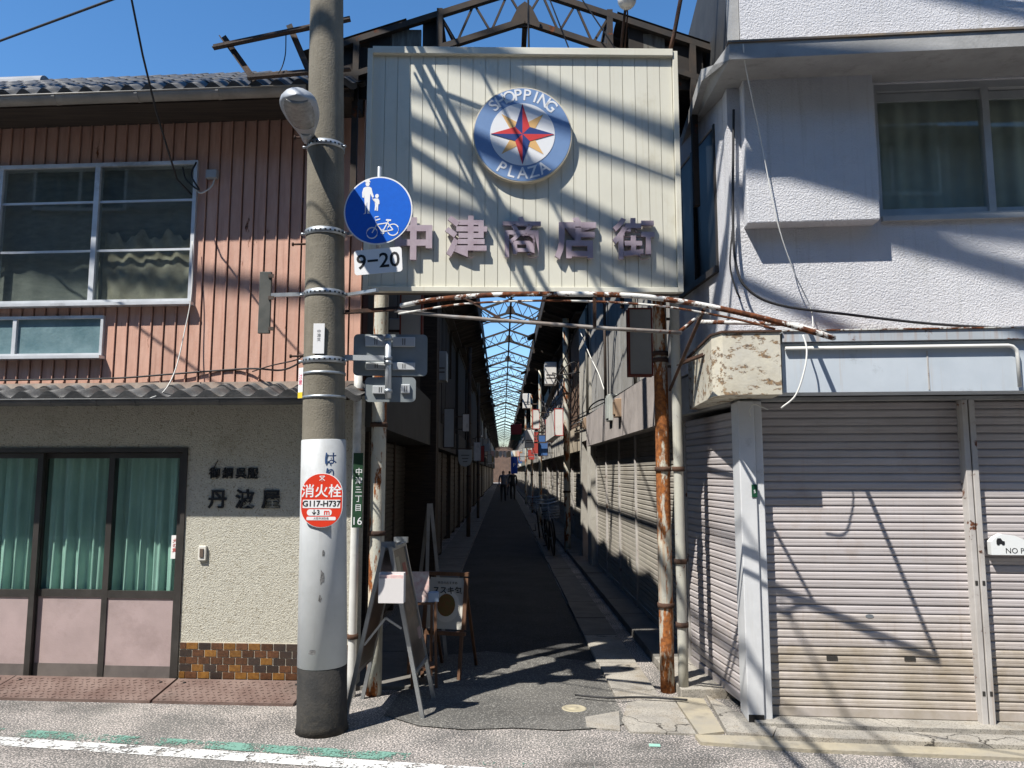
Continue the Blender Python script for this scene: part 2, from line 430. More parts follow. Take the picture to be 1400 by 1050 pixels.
# ================================================================== house on the left
M_STUCCO_L = mat('beige_roughcast', (.54, .52, .44), (.47, .45, .38), 30, .95, bump=.8, bscale=105, bdist=.02, grime=.2, grimecol=(.3, .27, .2), speck=.15, speckcol=(.34, .31, .24), speckscale=70)
M_CLAD = mat('faded_red_cladding', (.56, .345, .265), (.49, .28, .21), 7, .6, vary=.07, streak=.3, streakcol=(.16, .055, .035), bump=.12, bscale=30, stretch=(3, 3, .6), rust=.07, rustscale=7, ruststretch=(1, 1, .3))
M_CLADBACK = mat('cladding_seam', (.05, .02, .016), rough=.9)
M_BRONZE = mat('bronze_aluminium', (.028, .025, .022), (.045, .04, .036), 5, .45, spec=.5)
M_TILE = mat('smoked_roof_tile', (.05, .052, .055), (.10, .10, .10), 8, .55, vary=.25, bump=.3, bscale=70, grime=.3, grimecol=(.13, .11, .08))
M_GUT = mat('grey_plastic_gutter', (.30, .28, .25), (.22, .21, .19), 5, .5, grime=.4)
M_GUTD = mat('dark_gutter', (.05, .055, .06), (.10, .10, .10), 5, .5, grime=.3)
M_WOODD = mat('dark_eave_board', (.06, .045, .035), (.03, .024, .02), 6, .9, stretch=(.4, 8, 8))
M_PINK = mat('faded_pink_door_panel', (.40, .31, .30), (.34, .265, .255), 4, .6, grime=.45, grimecol=(.2, .15, .14), bump=.1)
M_CURT = mat('teal_curtain', (.42, .54, .50), (.35, .46, .43), 4, .9)
M_GLASS = glass('door_glass', (.88, .95, .92), .05)
M_GLASSD = glass('upper_window_glass', (.8, .83, .82), .07)
M_FROST = mat('frosted_glass', (.10, .17, .19), (.16, .24, .26), 6, .18, bump=.4, bscale=25, spec=.6)

house = on(LF, 'tiled_house', 'two-storey house with red metal cladding above beige roughcast and dark roof tiles', 'house')
UD = LF.u(250, 775)                      # right edge of the door opening
UC = LF.u(487, 800)                      # corner towards the lane
ZT = 2.26                                # foot of the cladding
ZE = 4.62                                # top of the cladding
zd = LF.z(258, 612)                      # door head
u_l = -3.4
w_ = MB()
w_.box(UD, UC, 0, .16, 0, ZT)
w_.box(u_l, UD, 0, .16, zd, ZT)
w_.box(u_l, u_l + .6, 0, .16, 0, zd)
w_.build('lower_wall', M_STUCCO_L, house)
w_ = MB(); w_.box(u_l, UC, .02, .16, ZT, ZE)
# openings in the upper backing wall
wu0, wu1 = LF.u(-40, 228), LF.u(268, 320)
wz0, wz1 = LF.z(265, 414), LF.z(266, 221)
su0, su1 = LF.u(-40, 460), LF.u(143, 460)
sz0, sz1 = LF.z(140, 487), LF.z(145, 432)
w_ = MB()
w_.box(wu1, UC, .02, .16, ZT, ZE); w_.box(u_l, wu1, .02, .16, wz1, ZE); w_.box(u_l, wu1, .02, .16, sz1, wz0)
w_.box(su1, wu1, .02, .16, ZT, sz1); w_.box(u_l, su1, .02, .16, ZT, sz0)
w_.box(u_l, wu0, .02, .16, wz0, wz1); w_.box(u_l, su0, .02, .16, sz0, sz1)
w_.build('upper_wall', M_CLADBACK, house)
w_ = MB(); w_.box(u_l, UC - .16, 4.4, 4.6, 0, ZE); w_.build('rear_wall', M_WOODD, house)
w_ = MB(); w_.box(u_l, u_l + .16, .16, 4.4, 0, ZE); w_.build('side_wall', M_WOODD, house)
w_ = MB(); w_.box(u_l + .16, UC - .16, .9, .95, 0, ZE); w_.build('partition', M_WOODD, house)
w_ = MB(); w_.box(u_l + .16, UC - .16, .16, .9, 2.3, 2.36); w_.build('upper_floor', M_WOODD, house)
# cladding strips
pitch = .0985
unit = MB(); unit.prof([(0, 0), (.022, 0), (.022, 1), (0, 1)], 0, .083)
unit.prof([(-.012, 0), (.02, 0), (.02, 1), (-.012, 1)], .083, .0885)
um = unit.mesh('cladding_strip', M_CLAD)
u = UC - pitch
while u > u_l:
    spans = [(ZT, ZE)]
    def cut(sp, a, b):
        out = []
        for p, q in sp:
            if b <= p or a >= q: out.append((p, q)); continue
            if a > p: out.append((p, a))
            if b < q: out.append((b, q))
        return out
    if u < wu1 - .02 and u + .09 > wu0: spans = cut(spans, wz0, wz1)
    if u < su1 - .02 and u + .09 > su0: spans = cut(spans, sz0, sz1)
    for p, q in spans: put('cladding_strip', um, house, (u, -.002, p), scale=(1, 1, q - p))
    u -= pitch
# wall tiles at the foot
M_GROUT = mat('tile_grout', (.5, .46, .38), (.4, .37, .3), 20, .9)
zt = LF.z(330, 879, -.01)
gr = MB(); gr.box(UD + .012, UC + .002, -.008, .002, .015, zt); gr.build('grout_bed', M_GROUT, house)
TM = [mat('brown_tile', (.10, .042, .018), (.055, .024, .012), 45, .22, vary=.3, spec=.5), mat('ochre_tile', (.22, .105, .022), (.14, .06, .014), 45, .22, vary=.2, spec=.5),
      mat('dark_tile', (.03, .022, .02), (.045, .028, .02), 20, .22, vary=.2, spec=.5)]
rows = 6; rh = (zt - .02) / rows; tw = .0955
tmesh = []
for k in range(3):
    t = MB(); t.bev(0, tw - .007, -.013, -.004, 0, rh - .006, .002); tmesh.append(t.mesh('wall_tile', TM[k]))
rng = random.Random(3)
for r in range(rows):
    u = UD + .014 - (tw * .5 if r % 2 else 0)
    while u < UC - .01:
        a, b = max(u, UD + .014), min(u + tw, UC)
        k = rng.choices([0, 1, 2], [6, 2.2, 1.6])[0]
        put('wall_tile', tmesh[k], house, (a, 0, .022 + r * rh), scale=((b - a) / tw, 1, 1))
        u += tw
# sill below the doors
s = MB(); s.box(u_l, UD, -.05, .16, 0, LF.z(100, 930)); s.build('door_sill', mat('worn_sill', (.3, .27, .22), (.2, .18, .15), 8, .9), house)
s = MB(); s.box(u_l, UC, -.06, -.012, 0, .014); s.build('wall_foot', M_CONC, house)
# sliding doors
z0 = LF.z(100, 930) + .002
f = MB(); f.box(u_l + .6, UD, -.012, .13, zd - .035, zd); f.box(UD - .035, UD, -.012, .13, z0, zd - .035); f.build('door_frame', M_BRONZE, house)
zb, zk = LF.z(200, 812, .05), LF.z(200, 910, .05)
def sliding_door(u0, u1, w, handle):
    d = put('sliding_door', None, house, (u0, w, 0)); W = u1 - u0; zt_ = zd - .04
    s = MB(); s.box(0, .045, 0, .03, z0, zt_); s.box(W - .045, W, 0, .03, z0, zt_); s.box(.045, W - .045, .001, .029, zt_ - .04, zt_)
    s.box(.045, W - .045, .001, .029, zb - .03, zb + .025); s.build('stile_frame', M_BRONZE, d)
    s = MB(); s.box(.045, W - .045, .01, .022, zk, zb - .03); s.build('lower_panel', M_PINK, d)
    s = MB(); s.box(.045, W - .045, .006, .024, z0, zk); s.build('kick_plate', mat('grey_brown_kick_plate', (.10, .085, .08), (.14, .12, .11), 6, .7, grime=.3), d)
    s = MB(); s.box(.045, W - .045, .013, .017, zb + .025, zt_ - .04); s.build('pane', M_GLASS, d)
    if handle:
        s = MB(); s.bev(W - .034, W - .012, -.012, .002, zb - .02, zb + .11, .004); s.build('handle', M_STEEL, d)
    return d
ue = [UD - .035, LF.u(148, 750, .05), LF.u(50, 750, .05), LF.u(-52, 750, .05), LF.u(-150, 750, .05), LF.u(-250, 750, .05)]
for k in range(5):
    sliding_door(ue[k + 1] - .02, ue[k] + .02 if k else ue[k], .03 if k % 2 == 0 else .066, k == 1)
dc = on(LF, 'sticker', 'narrow white notice stuck on the door glass', 'notice', LF.u(238, 748, .03), .039, LF.z(238, 748, .03))
s = MB(); s.box(-.028, .028, -.0015, .0015, -.088, .088); s.build('paper', mat('notice_paper', (.75, .74, .72), rough=.7), dc)
letters('犬\nの\n糞', .035, mat('notice_red', (.5, .1, .09), rough=.7), dc, (0, -.003, .01), .0004)
# curtains
for k in range(4):
    a, b = ue[k + 1], ue[k]
    rr = random.Random(k); ph = [rr.uniform(0, 6) for _ in range(4)]; fold = rr.uniform(3.6, 5.2)
    def fn(i, j, a=a, b=b, ph=ph, fold=fold):
        t = i * (b - a)
        amp = .02 + .026 * (1 - j)
        return (a + t, .128 + amp * .8 * (math.sin(2 * math.pi * fold * t * 1.9 + ph[0] + .5 * math.sin(2 * j + ph[1])) + .5 * math.sin(2 * math.pi * fold * t * 4.3 + ph[2])), .62 + j * (zd - .66))
    c = MB(); c.grid(fn, 70, 8)
    c.build('curtain', M_CURT, None, LF.p, LF.a, label=['teal curtain behind the rightmost sliding door', 'teal curtain behind the second sliding door from the right', 'teal curtain behind the third sliding door from the right', 'teal curtain behind the sliding door at the left edge'][k], category='curtain', group='teal curtains behind the shop doors')
# intercom and lettering
it = on(LF, 'intercom', 'small white door intercom on the beige roughcast wall', 'intercom', LF.u(278, 756), 0, LF.z(278, 756))
s = MB(); s.bev(-.03, .03, -.024, 0, -.055, .055, .005); s.build('case', mat('ivory_plastic', (.62, .6, .54), rough=.5), it)
s = MB(); s.bev(-.016, .014, -.032, -.023, -.03, .035, .003); s.build('button', mat('brown_plastic', (.12, .09, .07), rough=.5), it)
M_INK = mat('black_iron_letter', (.012, .013, .015), rough=.6)
sg = on(LF, 'shop_name', 'dark brush-style metal characters on the shaded roughcast wall', 'lettering', LF.u(333, 684), 0, LF.z(333, 684))
for ch, px in (('丹', 298), ('波', 335), ('屋', 371)):
    letters(ch, .15, M_INK, sg, (LF.u(px, 684) - LF.u(333, 684), -.006, 0), .006, .003, name='character')
for ch, px in (('御', 294), ('綱', 312), ('呉', 330), ('服', 346)):
    letters(ch, .088, M_INK, sg, (LF.u(px, 648) - LF.u(333, 684), -.006, LF.z(320, 648) - LF.z(333, 684)), .006, .0015, name='character')
# windows of the upper floor
def window(u0, u1, zz0, zz1, cols, rails, fw, glassm, parent, w=-.03, sill=True):
    t = put('window', None, parent, (0, w, 0))
    s = MB(); s.box(u0, u1, 0, .10, zz1 - fw, zz1); s.box(u0, u1, 0, .10, zz0, zz0 + fw); s.box(u0, u0 + fw, .001, .10, zz0 + fw, zz1 - fw); s.box(u1 - fw, u1, .001, .10, zz0 + fw, zz1 - fw)
    for c in cols[1:-1]: s.box(c - fw * .7, c + fw * .7, .004, .06, zz0 + fw, zz1 - fw)
    s.build('frame', M_ALU, t)
    for i in range(len(cols) - 1):
        a, b = cols[i] + fw * .7, cols[i + 1] - fw * .7
        zs = [zz0 + fw] + rails + [zz1 - fw]
        for z in rails:
            s = MB(); s.box(a, b, .022, .036, z - .009, z + .009); s.build('glazing_bar', M_ALU, t)
        for k in range(len(zs) - 1):
            s = MB(); s.box(a, b, .028, .032, zs[k] + (.009 if k else 0), zs[k + 1] - (.009 if k < len(zs) - 2 else 0)); s.build('pane', glassm, t)
    if sill:
        s = MB(); s.box(u0 - .01, u1 + .015, -.05, .1, zz0 - .025, zz0 - .001); s.build('sill', M_ALU, t)
    return t
um_ = LF.u(131, 320)
window(wu0, wu1, wz0, wz1, [wu0, LF.u(-2, 320), um_, wu1], [LF.z(200, 342), LF.z(200, 275)], .03, M_GLASSD, house)
window(su0, su1, sz0, sz1, [su0, LF.u(22, 460), su1], [], .022, M_FROST, house)
M_SCREEN = mat('dusty_window_cloth', (.20, .205, .19), (.27, .27, .245), 9, .95, bump=.2, bscale=40, stretch=(1, 1, 3))
M_CRUMP = mat('yellowed_plastic_sheet', (.46, .41, .32), (.28, .25, .2), 10, .6)
def fn(i, j):
    t = i * (wu1 - wu0); return (wu0 + t, .07 + .01 * math.sin(t * 9) + .006 * math.sin(t * 31), wz0 + .01 + j * (wz1 - wz0))
c = MB(); c.grid(fn, 60, 4); c.build('window_blind', M_SCREEN, None, LF.p, LF.a, **tg('grey dusty cloth hung behind the upper window', 'curtain'))
def fn(i, j):
    a, b = um_ + .05, wu1 - .05; t = i * (b - a)
    top = .55 + .035 * math.sin(t * 26) + .02 * math.sin(t * 61 + 1)
    return (a + t, .045 + .012 * math.sin(t * 40 + 3 * j) * math.sin(9 * j + t * 8), wz0 + .02 + j * top)
c = MB(); c.grid(fn, 70, 14); c.build('plastic_sheet', M_CRUMP, None, LF.p, LF.a, **tg('crumpled yellowish sheet behind the lower right upper-window panes', 'sheet'))

# tiled eaves: each tile an S-curved shell
def tile_mesh(w, L, h, thick, mname='roof_tile'):
    prof = []
    n = 12
    for i in range(n + 1):
        t = i / n
        prof.append((t * w, h * (math.sin(2 * math.pi * (t - .12)) * .5)))
    b = MB(); vs = []
    for yy in (0, L):
        for x, z in prof: vs.append((x, yy, z))
        for x, z in prof: vs.append((x, yy, z - thick))
    m = n + 1; fs = []
    for i in range(n):
        fs += [(i, i + 1, 2 * m + i + 1, 2 * m + i), (m + i + 1, m + i, 3 * m + i, 3 * m + i + 1), (m + i, m + i + 1, i + 1, i), (2 * m + i, 2 * m + i + 1, 3 * m + i + 1, 3 * m + i)]
    b._add(vs, fs, True)
    # hanging front lip
    vs = []
    for yy in (-.012, .004):
        for x, z in prof: vs.append((x, yy, z + .002))
        for x, z in prof: vs.append((x, yy, z - .034 - .02 * math.sin(math.pi * x / w)))
    fs = []
    for i in range(n):
        fs += [(i, i + 1, m + i + 1, m + i), (2 * m + i + 1, 2 * m + i, 3 * m + i, 3 * m + i + 1), (i + 1, i, 2 * m + i, 2 * m + i + 1), (m + i, m + i + 1, 3 * m + i + 1, 3 * m + i)]
    b._add(vs, fs, False)
    return b.mesh(mname, M_TILE)
tp = .202
tm_low = tile_mesh(tp, .30, .05, .014)
zg = LF.z(200, 548, -.38)                # lower gutter height
sl = rad(13)
low = put('lower_roof', None, house)
for r in range(2):
    u = u_l
    while u < UC - .02:
        put('roof_tile', tm_low, low, (u, -.36 + r * .24, zg + .055 + r * .24 * math.tan(sl) + (0.01 if r else 0)), rot=(sl, 0, random.uniform(-.01, .01)))
        u += tp
s = MB(); s._add([(u_l, -.34, zg + .0), (UC, -.34, zg + .0), (UC, 0, zg + .06), (u_l, 0, zg + .06), (u_l, -.34, zg + .02), (UC, -.34, zg + .02), (UC, 0, zg + .08), (u_l, 0, zg + .08)],
                 [(0, 1, 2, 3), (4, 5, 6, 7), (0, 1, 5, 4), (3, 2, 6, 7), (0, 3, 7, 4), (1, 2, 6, 5)]); s.build('eave_board', M_WOODD, low)
s = MB(); s.box(u_l, UC, -.03, -.014, ZT - .03, ZT + .03); s.build('flashing', mat('pale_mortar_flashing', (.42, .36, .3), (.3, .22, .18), 12, .9), low)
def gutter(name, u0, u1, w, z, r, m, parent, joints, tilt=0.0):
    t = put(name, None, parent, (u0, w, z), rot=(0, -tilt, 0)); L = u1 - u0
    pr = [(r * math.sin(a), -r * math.cos(a)) for a in [math.pi * (-.5 + k / 10) for k in range(11)]]
    pr = [(y, z) for y, z in pr] + [(y * .88, z * .88 + .001) for y, z in reversed(pr)]
    s = MB(); s.prof(pr, 0, L); s.build('trough', m, t)
    s = MB(); s.tube([(0, -r, 0), (L, -r, 0)], .007, 6); s.build('rim', m, t)
    for x in joints:
        x -= u0
        s = MB(); s.prof([(y * 1.07, z * 1.07) for y, z in pr[:11]] + [(y * .97, z * .97) for y, z in reversed(pr[:11])], x - .012, x + .012); s.build('bracket', m, t)
    return t
gutter('gutter', u_l, UC - .02, -.385, zg + .01, .045, M_GUTD, house, [LF.u(px, 548, -.4) for px in (70, 132, 185, 300)])
# upper eave
zu = LF.z(200, 142, -.40)
gu_t = math.atan2(LF.z(385, 128, -.45) - LF.z(0, 150, -.45), LF.u(385, 128, -.45) - LF.u(0, 150, -.45))
up = put('upper_roof', None, house)
uR = LF.u(478, 120, -.4)
zl = lambda u: zu + .02
s = MB(); s.box(u_l, uR, -.38, .3, zu + .03, zu + .05); s.build('soffit', M_WOODD, up)
s = MB(); s.box(u_l, uR, -.40, -.37, zu - .0, zu + .11); s.build('eave_board', M_WOODD, up)
tm_up = tile_mesh(.165, .27, .045, .014)
sl2 = rad(31)
for r in range(9):
    u = u_l
    while u < uR - .05:
        put('roof_tile', tm_up, up, (u + (r % 2) * .01, -.46 + r * .205, zu + .10 + r * .205 * math.tan(sl2)), rot=(sl2, 0, random.uniform(-.015, .015)))
        u += .165
s = MB(); s._add([(u_l, -.44, zu + .05), (uR, -.44, zu + .05), (uR, 1.6, zu + .05 + 2.04 * math.tan(sl2)), (u_l, 1.6, zu + .05 + 2.04 * math.tan(sl2)), (uR, 4.4, zu + .1), (u_l, 4.4, zu + .1)],
                 [(0, 1, 2, 3), (3, 2, 4, 5), (0, 1, 4, 5), (1, 2, 4), (0, 3, 5)]); s.build('roof_deck', M_WOODD, up)
rc = MB(); zr = zu + .16 + 1.6 * math.tan(sl2)
pr = [(.09 * math.cos(a), .09 * math.sin(a)) for a in [math.pi * k / 8 for k in range(9)]]
urr = LF.u(62, 125, 1.3)
rc.prof([(1.3 + y, zr + .0 + z) for y, z in pr], u_l, urr); rc.prof([(1.3 + y * 1.35, zr - .12 + z * 1.35) for y, z in pr], u_l, urr - .04)
rc.build('ridge_cap', mat('grey_ridge_tile', (.22, .23, .25), (.15, .16, .17), 8, .5), up)
gutter('gutter', u_l, uR - .30, -.45, zu + .05, .055, M_GUT, house, [LF.u(px, 140, -.45) for px in (78, 190, 300)])
# ================================================================== corner building on the right
M_STUCCO_R = mat('white_roughcast', (.59, .59, .61), (.53, .535, .56), 3, .95, streak=.36, streakcol=(.38, .375, .36), bump=.6, bscale=85, bdist=.02, grime=.12, grimecol=(.4, .39, .38))
M_SLAT = mat('pinkish_white_shutter_paint', (.43, .40, .40), (.375, .345, .34), 3, .5, vary=.07, grime=.22, grimecol=(.30, .235, .19), streak=.25, streakcol=(.35, .28, .24), bump=.06, bscale=200, stretch=(1, 1, 6))
M_SLATDIRT = mat('dirty_shutter_paint', (.42, .38, .35), (.34, .30, .25), 7, .65, vary=.06, grime=.9, grimecol=(.20, .15, .085), bump=.1, bscale=150)
M_SLATMID = mat('scuffed_shutter_paint', (.43, .395, .385), (.36, .325, .30), 5, .6, vary=.06, grime=.35, grimecol=(.26, .21, .15), streak=.25, streakcol=(.26, .19, .14), bump=.1, bscale=150)
M_RAIL = mat('shutter_rail', (.46, .44, .42), (.36, .34, .32), 4, .55, rust=.22, rustscale=8, streak=.3, streakcol=(.25, .15, .08))
M_PILLAR = mat('white_painted_pillar', (.60, .61, .62), (.50, .51, .52), 3, .6, streak=.2, streakcol=(.36, .33, .28), bump=.08, bscale=60, grime=.15)
M_FASCIA = mat('pale_blue_sheet_fascia', (.50, .55, .60), (.43, .48, .53), 2.5, .45, streak=.25, streakcol=(.42, .32, .22), grime=.1)
M_FASCIATOP = mat('rust_streaked_fascia_cap', (.42, .46, .50), (.36, .39, .42), 3, .5, streak=.6, streakcol=(.30, .15, .06), rust=.12, rustscale=5)
M_YELLOW = mat('peeling_cream_sheet', (.60, .56, .45), (.50, .48, .42), 5, .6, rust=.40, rustscale=11, ruststretch=(.8, .8, 1.5), rustcol=(.30, .20, .11), rustcol2=(.12, .10, .085), grime=.8, grimecol=(.3, .26, .18), bump=.2, bscale=60)
M_SOFFIT = mat('grey_soffit', (.36, .36, .355), (.28, .28, .275), 3, .9, bump=.2, bscale=60, grime=.4)
M_CURT2 = mat('grey_green_curtain', (.40, .41, .365), (.32, .33, .295), 3, .9)
M_GLASSR = glass('corner_window_glass', (.92, .95, .93), .05)

shop = on(RF, 'corner_building', 'white roughcast corner building with pinkish roller shutters and a concrete eave', 'building')
U0 = RF.u(1012, 700)                      # corner with the lane
U9 = 4.2
zf0, zf1 = RF.z(1068, 541), RF.z(1072, 466)
zs = RF.z(1020, 92)                       # soffit
wnu0 = RF.u(1200, 220); wnz0, wnz1 = RF.z(1250, 297), RF.z(1250, 112)
w_ = MB()
w_.box(U0, wnu0, 0, .16, zf1 - .1, zs); w_.box(wnu0, U9, 0, .16, zf1 - .1, wnz0); w_.box(wnu0, U9, 0, .16, wnz1, zs); w_.box(wnu0 + 1.7, U9, 0, .16, wnz0, wnz1)
w_.build('upper_wall', M_STUCCO_R, shop)
bx = MB(); bx.bev(RF.u(1019, 200, -.13), RF.u(1201, 250, -.13), -.13, .003, RF.z(1100, 303, -.13), zs - .004, .008); bx.build('shutter_box', M_STUCCO_R, shop)
# eave slab and parapet
EW = .47; ez1 = RF.z(1200, 50, -EW); eb = RF.z(1200, 72, -EW); eu0 = RF.u(975, 60, -EW)
ev = MB()
ev._add([(eu0 + .10, -EW, eb), (U9, -EW, eb), (U9, 1.6, zs), (eu0, 1.6, zs), (eu0, 0, zs),
         (eu0 + .10, -EW, ez1), (U9, -EW, ez1), (U9, 1.6, ez1), (eu0, 1.6, ez1), (eu0, 0, ez1)],
        [(4, 3, 2, 1, 0), (5, 6, 7, 8, 9), (0, 1, 6, 5), (1, 2, 7, 6), (2, 3, 8, 7), (3, 4, 9, 8), (4, 0, 5, 9)])
ev.build('eave_slab', M_SOFFIT, shop)
fl = MB(); fl.box(eu0 + .09, U9, -EW - .012, -.40, ez1 + .002, ez1 + .016); fl.build('drip_flashing', mat('dark_flashing', (.12, .11, .10), (.2, .15, .1), 8, .7), shop)
pp = MB(); pu = RF.u(1012, 30, -.38); pp.box(pu, U9, -.38, -.26, ez1 + .004, ez1 + 1.4); pp.build('parapet', M_STUCCO_R, shop)
pp = MB(); pp.box(pu - .05, pu - .004, -.36, -.2, ez1 + .004, ez1 + 1.4); pp.build('parapet_corner_trim', M_SOFFIT, shop)
pp = MB(); pp.box(pu - .03, U9, -.19, 2.9, ez1 + .004, ez1 + 1.3); pp.build('upper_storey', mat('dark_metal_siding', (.045, .045, .045), (.03, .03, .03), 4, .7), shop)
# window
M_ALUR = mat('grey_window_aluminium', (.40, .41, .41), (.33, .34, .34), 5, .5, metal=.2)
wt = put('window', None, shop, (0, .0, 0)); wu1r = wnu0 + 1.7; wm = RF.u(1350, 220, .05)
s = MB(); s.box(wnu0, wu1r, -.035, .14, wnz0 - .03, wnz0 + .004); s.build('sill', M_ALUR, wt)
s = MB(); s.box(wnu0, wu1r, .02, .12, wnz1 - .05, wnz1); s.box(wnu0, wu1r, .02, .12, wnz0 + .004, wnz0 + .035); s.box(wnu0, wnu0 + .025, .021, .12, wnz0 + .035, wnz1 - .05); s.box(wm - .022, wm + .022, .021, .09, wnz0 + .035, wnz1 - .05); s.build('frame', M_ALUR, wt)
for a, b, w in ((wnu0 + .025, wm - .022, .045), (wm + .022, wu1r, .065)):
    s = MB(); s.box(a, b, w, w + .02, wnz0 + .036, wnz0 + .075); s.box(a, b, w, w + .02, wnz1 - .115, wnz1 - .055); s.build('sash_rail', M_ALUR, wt)
    s = MB(); s.box(a, b, w + .008, w + .012, wnz0 + .075, wnz1 - .115); s.build('pane', M_GLASSR, wt)
def fn(i, j):
    t = i * 1.7; return (wnu0 + t, .15 + .014 * math.sin(t * 24 + .6 * math.sin(t * 7)) + .008 * math.sin(t * 57), wnz0 + .02 + j * (wnz1 - wnz0 - .04))
c = MB(); c.grid(fn, 110, 4); c.build('window_curtain', M_CURT2, None, RF.p, RF.a, **tg('grey-green curtain behind the window above the pale blue fascia', 'curtain'))
s = MB(); s.box(U0 + .2, U9, .9, .95, 0, zs); s.build('partition', M_WOODD, shop)
# fascia
zb0 = zf0 - .005
uF = RF.u(1068, 500, -.28)
s = MB(); s.box(uF + .012, U9, -.255, -.02, zb0, zf1 - .06); s.build('fascia_panel', M_FASCIA, shop)
s = MB(); s.box(RF.u(1270, 500, -.28), RF.u(1270, 500, -.28) + .008, -.259, -.25, zb0 + .01, zf1 - .12); s.build('panel_joint', M_RAIL, shop)
s = MB(); s.box(uF + .012, U9, -.29, -.02, zf1 - .055, zf1 + .01); s.build('fascia_cap', M_FASCIATOP, shop)
s = MB(); s.box(uF + .012, U9, -.30, -.0, zf1 + .012, zf1 + .02); s.build('cap_edge', M_RUSTPAINT, shop)
s = MB(); q = zf1 - .095
s.tube([(uF + .03, -.275, q), (RF.u(1380, 485, -.28), -.275, q)] + [(RF.u(1380, 485, -.28) + .05 * math.sin(a), -.275, q - .05 + .05 * math.cos(a)) for a in (.5, 1.1, 1.57)] + [(RF.u(1380, 485, -.28) + .05, -.275, zb0 + .02)], .012, 8)
s.build('conduit', M_WCABLE, shop)
# peeling corner block, chamfered back into the lane
c0 = RF.u(1068, 500, -.30); c1 = RF.u(988, 470, -.30); c2 = RF.inv(at(942, 545, 5.95))
s = MB(); s.plan([(c0, -.30), (c0, -.02), (c1 + .16, -.02), (c2.x + .1, c2.y + .02), (c2.x, c2.y), (c1 - .05, -.18), (c1, -.30)], zb0 - .015, zf1 + .005)
s.build('corner_fascia', M_YELLOW, shop)
s = MB(); s.plan([(c0 + .01, -.31), (c0 + .01, -.0), (c1 + .16, -.0), (c2.x + .1, c2.y + .04), (c2.x - .012, c2.y), (c1 - .06, -.185), (c1 - .006, -.31)], zf1 + .007, zf1 + .02)
s.build('corner_cap', M_RUST, shop)
s = MB(); s.box(U0 + .02, U9, -.0, .25, zb0 - .03, zb0 - .006); s.build('lintel', M_SOFFIT, shop)
# pillar
up0, up1 = U0, RF.u(1048, 760)
s = MB(); s.bev(up0, up0 + .105, -.03, .2, .03, zb0 - .03, .006); s.build('pillar', M_PILLAR, shop)
s = MB(); s.bev(up0 + .107, up1, -.012, .2, .03, zb0 - .03, .005); s.build('pillar', M_PILLAR, shop)
s = MB(); s.box(up0 + .004, up0 + .10, -.036, -.0301, .025, .075); s.build('pillar_foot', M_BLACK, shop)
tagp = on(RF, 'number_plate', 'small green plate on the white pillar by the shutters', 'plate', RF.u(1030, 671), -.031, RF.z(1030, 671))
s = MB(); s.bev(-.018, .018, -.005, 0, -.042, .042, .002); s.build('plate', mat('green_enamel', (.01, .06, .03), rough=.4), tagp)
letters('5', .03, M_WHITEPAINT, tagp, (0, -.0065, -.005), .0005)
# roller shutters, slat by slat
PITCH_S = .0528
SPROF = [(.003, 0), (.003, .0058), (-.007, .0072), (-.0085, .011), (-.0088, .022), (-.0072, .0255), (-.0088, .029), (-.0085, .042), (-.005, .0485), (.003, .0528), (.009, .0528), (.009, 0)]
SR = random.Random(17)
def shutter_parts(parent, W, z0, z1, m, mdirt=None, dirt_rows=0, pitch=PITCH_S):
    b = MB(); b.prof([(y, z * pitch / PITCH_S) for y, z in SPROF], 0, W)
    me = b.mesh('slat', m); med = b.mesh('slat', mdirt) if mdirt else None; mem = b.mesh('slat', M_SLATMID) if mdirt else None
    z = z0 + .06; k = 0
    while z + pitch <= z1 + .02:
        put('slat', med if (med and k < dirt_rows - 1) else mem if (mem and k < dirt_rows + 3) else me, parent, (0, SR.uniform(-.0012, .0012), z), rot=(SR.uniform(-.02, .02), SR.uniform(-.0012, .0012) / max(W, .5), 0)); z += pitch; k += 1
    s = MB(); s.bev(0, W, -.02, .012, z0, z0 + .058, .004); s.build('bottom_bar', mdirt or m, parent)
ua, ub = RF.u(1051, 760), RF.u(1337, 760)
zsb = .048
s1 = put('roller_shutter', None, shop, (ua, .075, 0)); W1 = ub - .035 - ua
shutter_parts(s1, W1, zsb, zb0 - .03, M_SLAT, M_SLATDIRT, 8)
M_SLOT = mat('dark_slot', (.03, .028, .025), rough=.7)
for px, py in ((1142, 903), (1250, 904)):
    s = MB(); a = RF.u(px, py) - ua; z = RF.z(px, py); s.box(a - .034, a + .034, -.0125, -.0089, z - .012, z + .012); s.build('finger_slot', M_SLOT, s1)
s = MB(); a = RF.u(1194, 845) - ua; z = RF.z(1194, 845)
s.prism([(a + .026 * math.cos(t), z + .012 * math.sin(t)) for t in [2 * math.pi * k / 16 for k in range(16)]], -.0125, -.0089); s.build('lock_plate', M_STEEL, s1)
rl = put('guide_rail', None, shop, (ub, .0, 0))
for a in (-.04, .004):
    s = MB(); s.bev(a, a + .036, -.005, .11, .03, zb0 - .03, .004); s.build('channel', M_RAIL, rl)
    for py in (797, 948):
        z = RF.z(1340, py); s = MB(); s.box(a + .010, a + .026, -.0075, -.0051, z - .014, z + .014); s.build('lock_hole', M_SLOT, rl)
s2 = put('roller_shutter', None, shop, (ub + .045, .075, 0)); shutter_parts(s2, 1.25, zsb, zb0 - .03, M_SLAT, M_SLATDIRT, 8)
s = MB(); s.bev(ub + 1.3, U9, 0, .2, 0, zb0 - .03); s.build('pillar', M_PILLAR, shop)
npk = on(RF, 'no_parking_sign', 'white plastic no-parking sign on the rightmost shutter', 'sign', RF.u(1352, 760, .04), .057, RF.z(1380, 745, .04))
poly = [(.0, -.06), (.3, -.06), (.3, .03), (.22, .03), (.15, .06), (.07, .07), (.03, .05), (0, .02)]
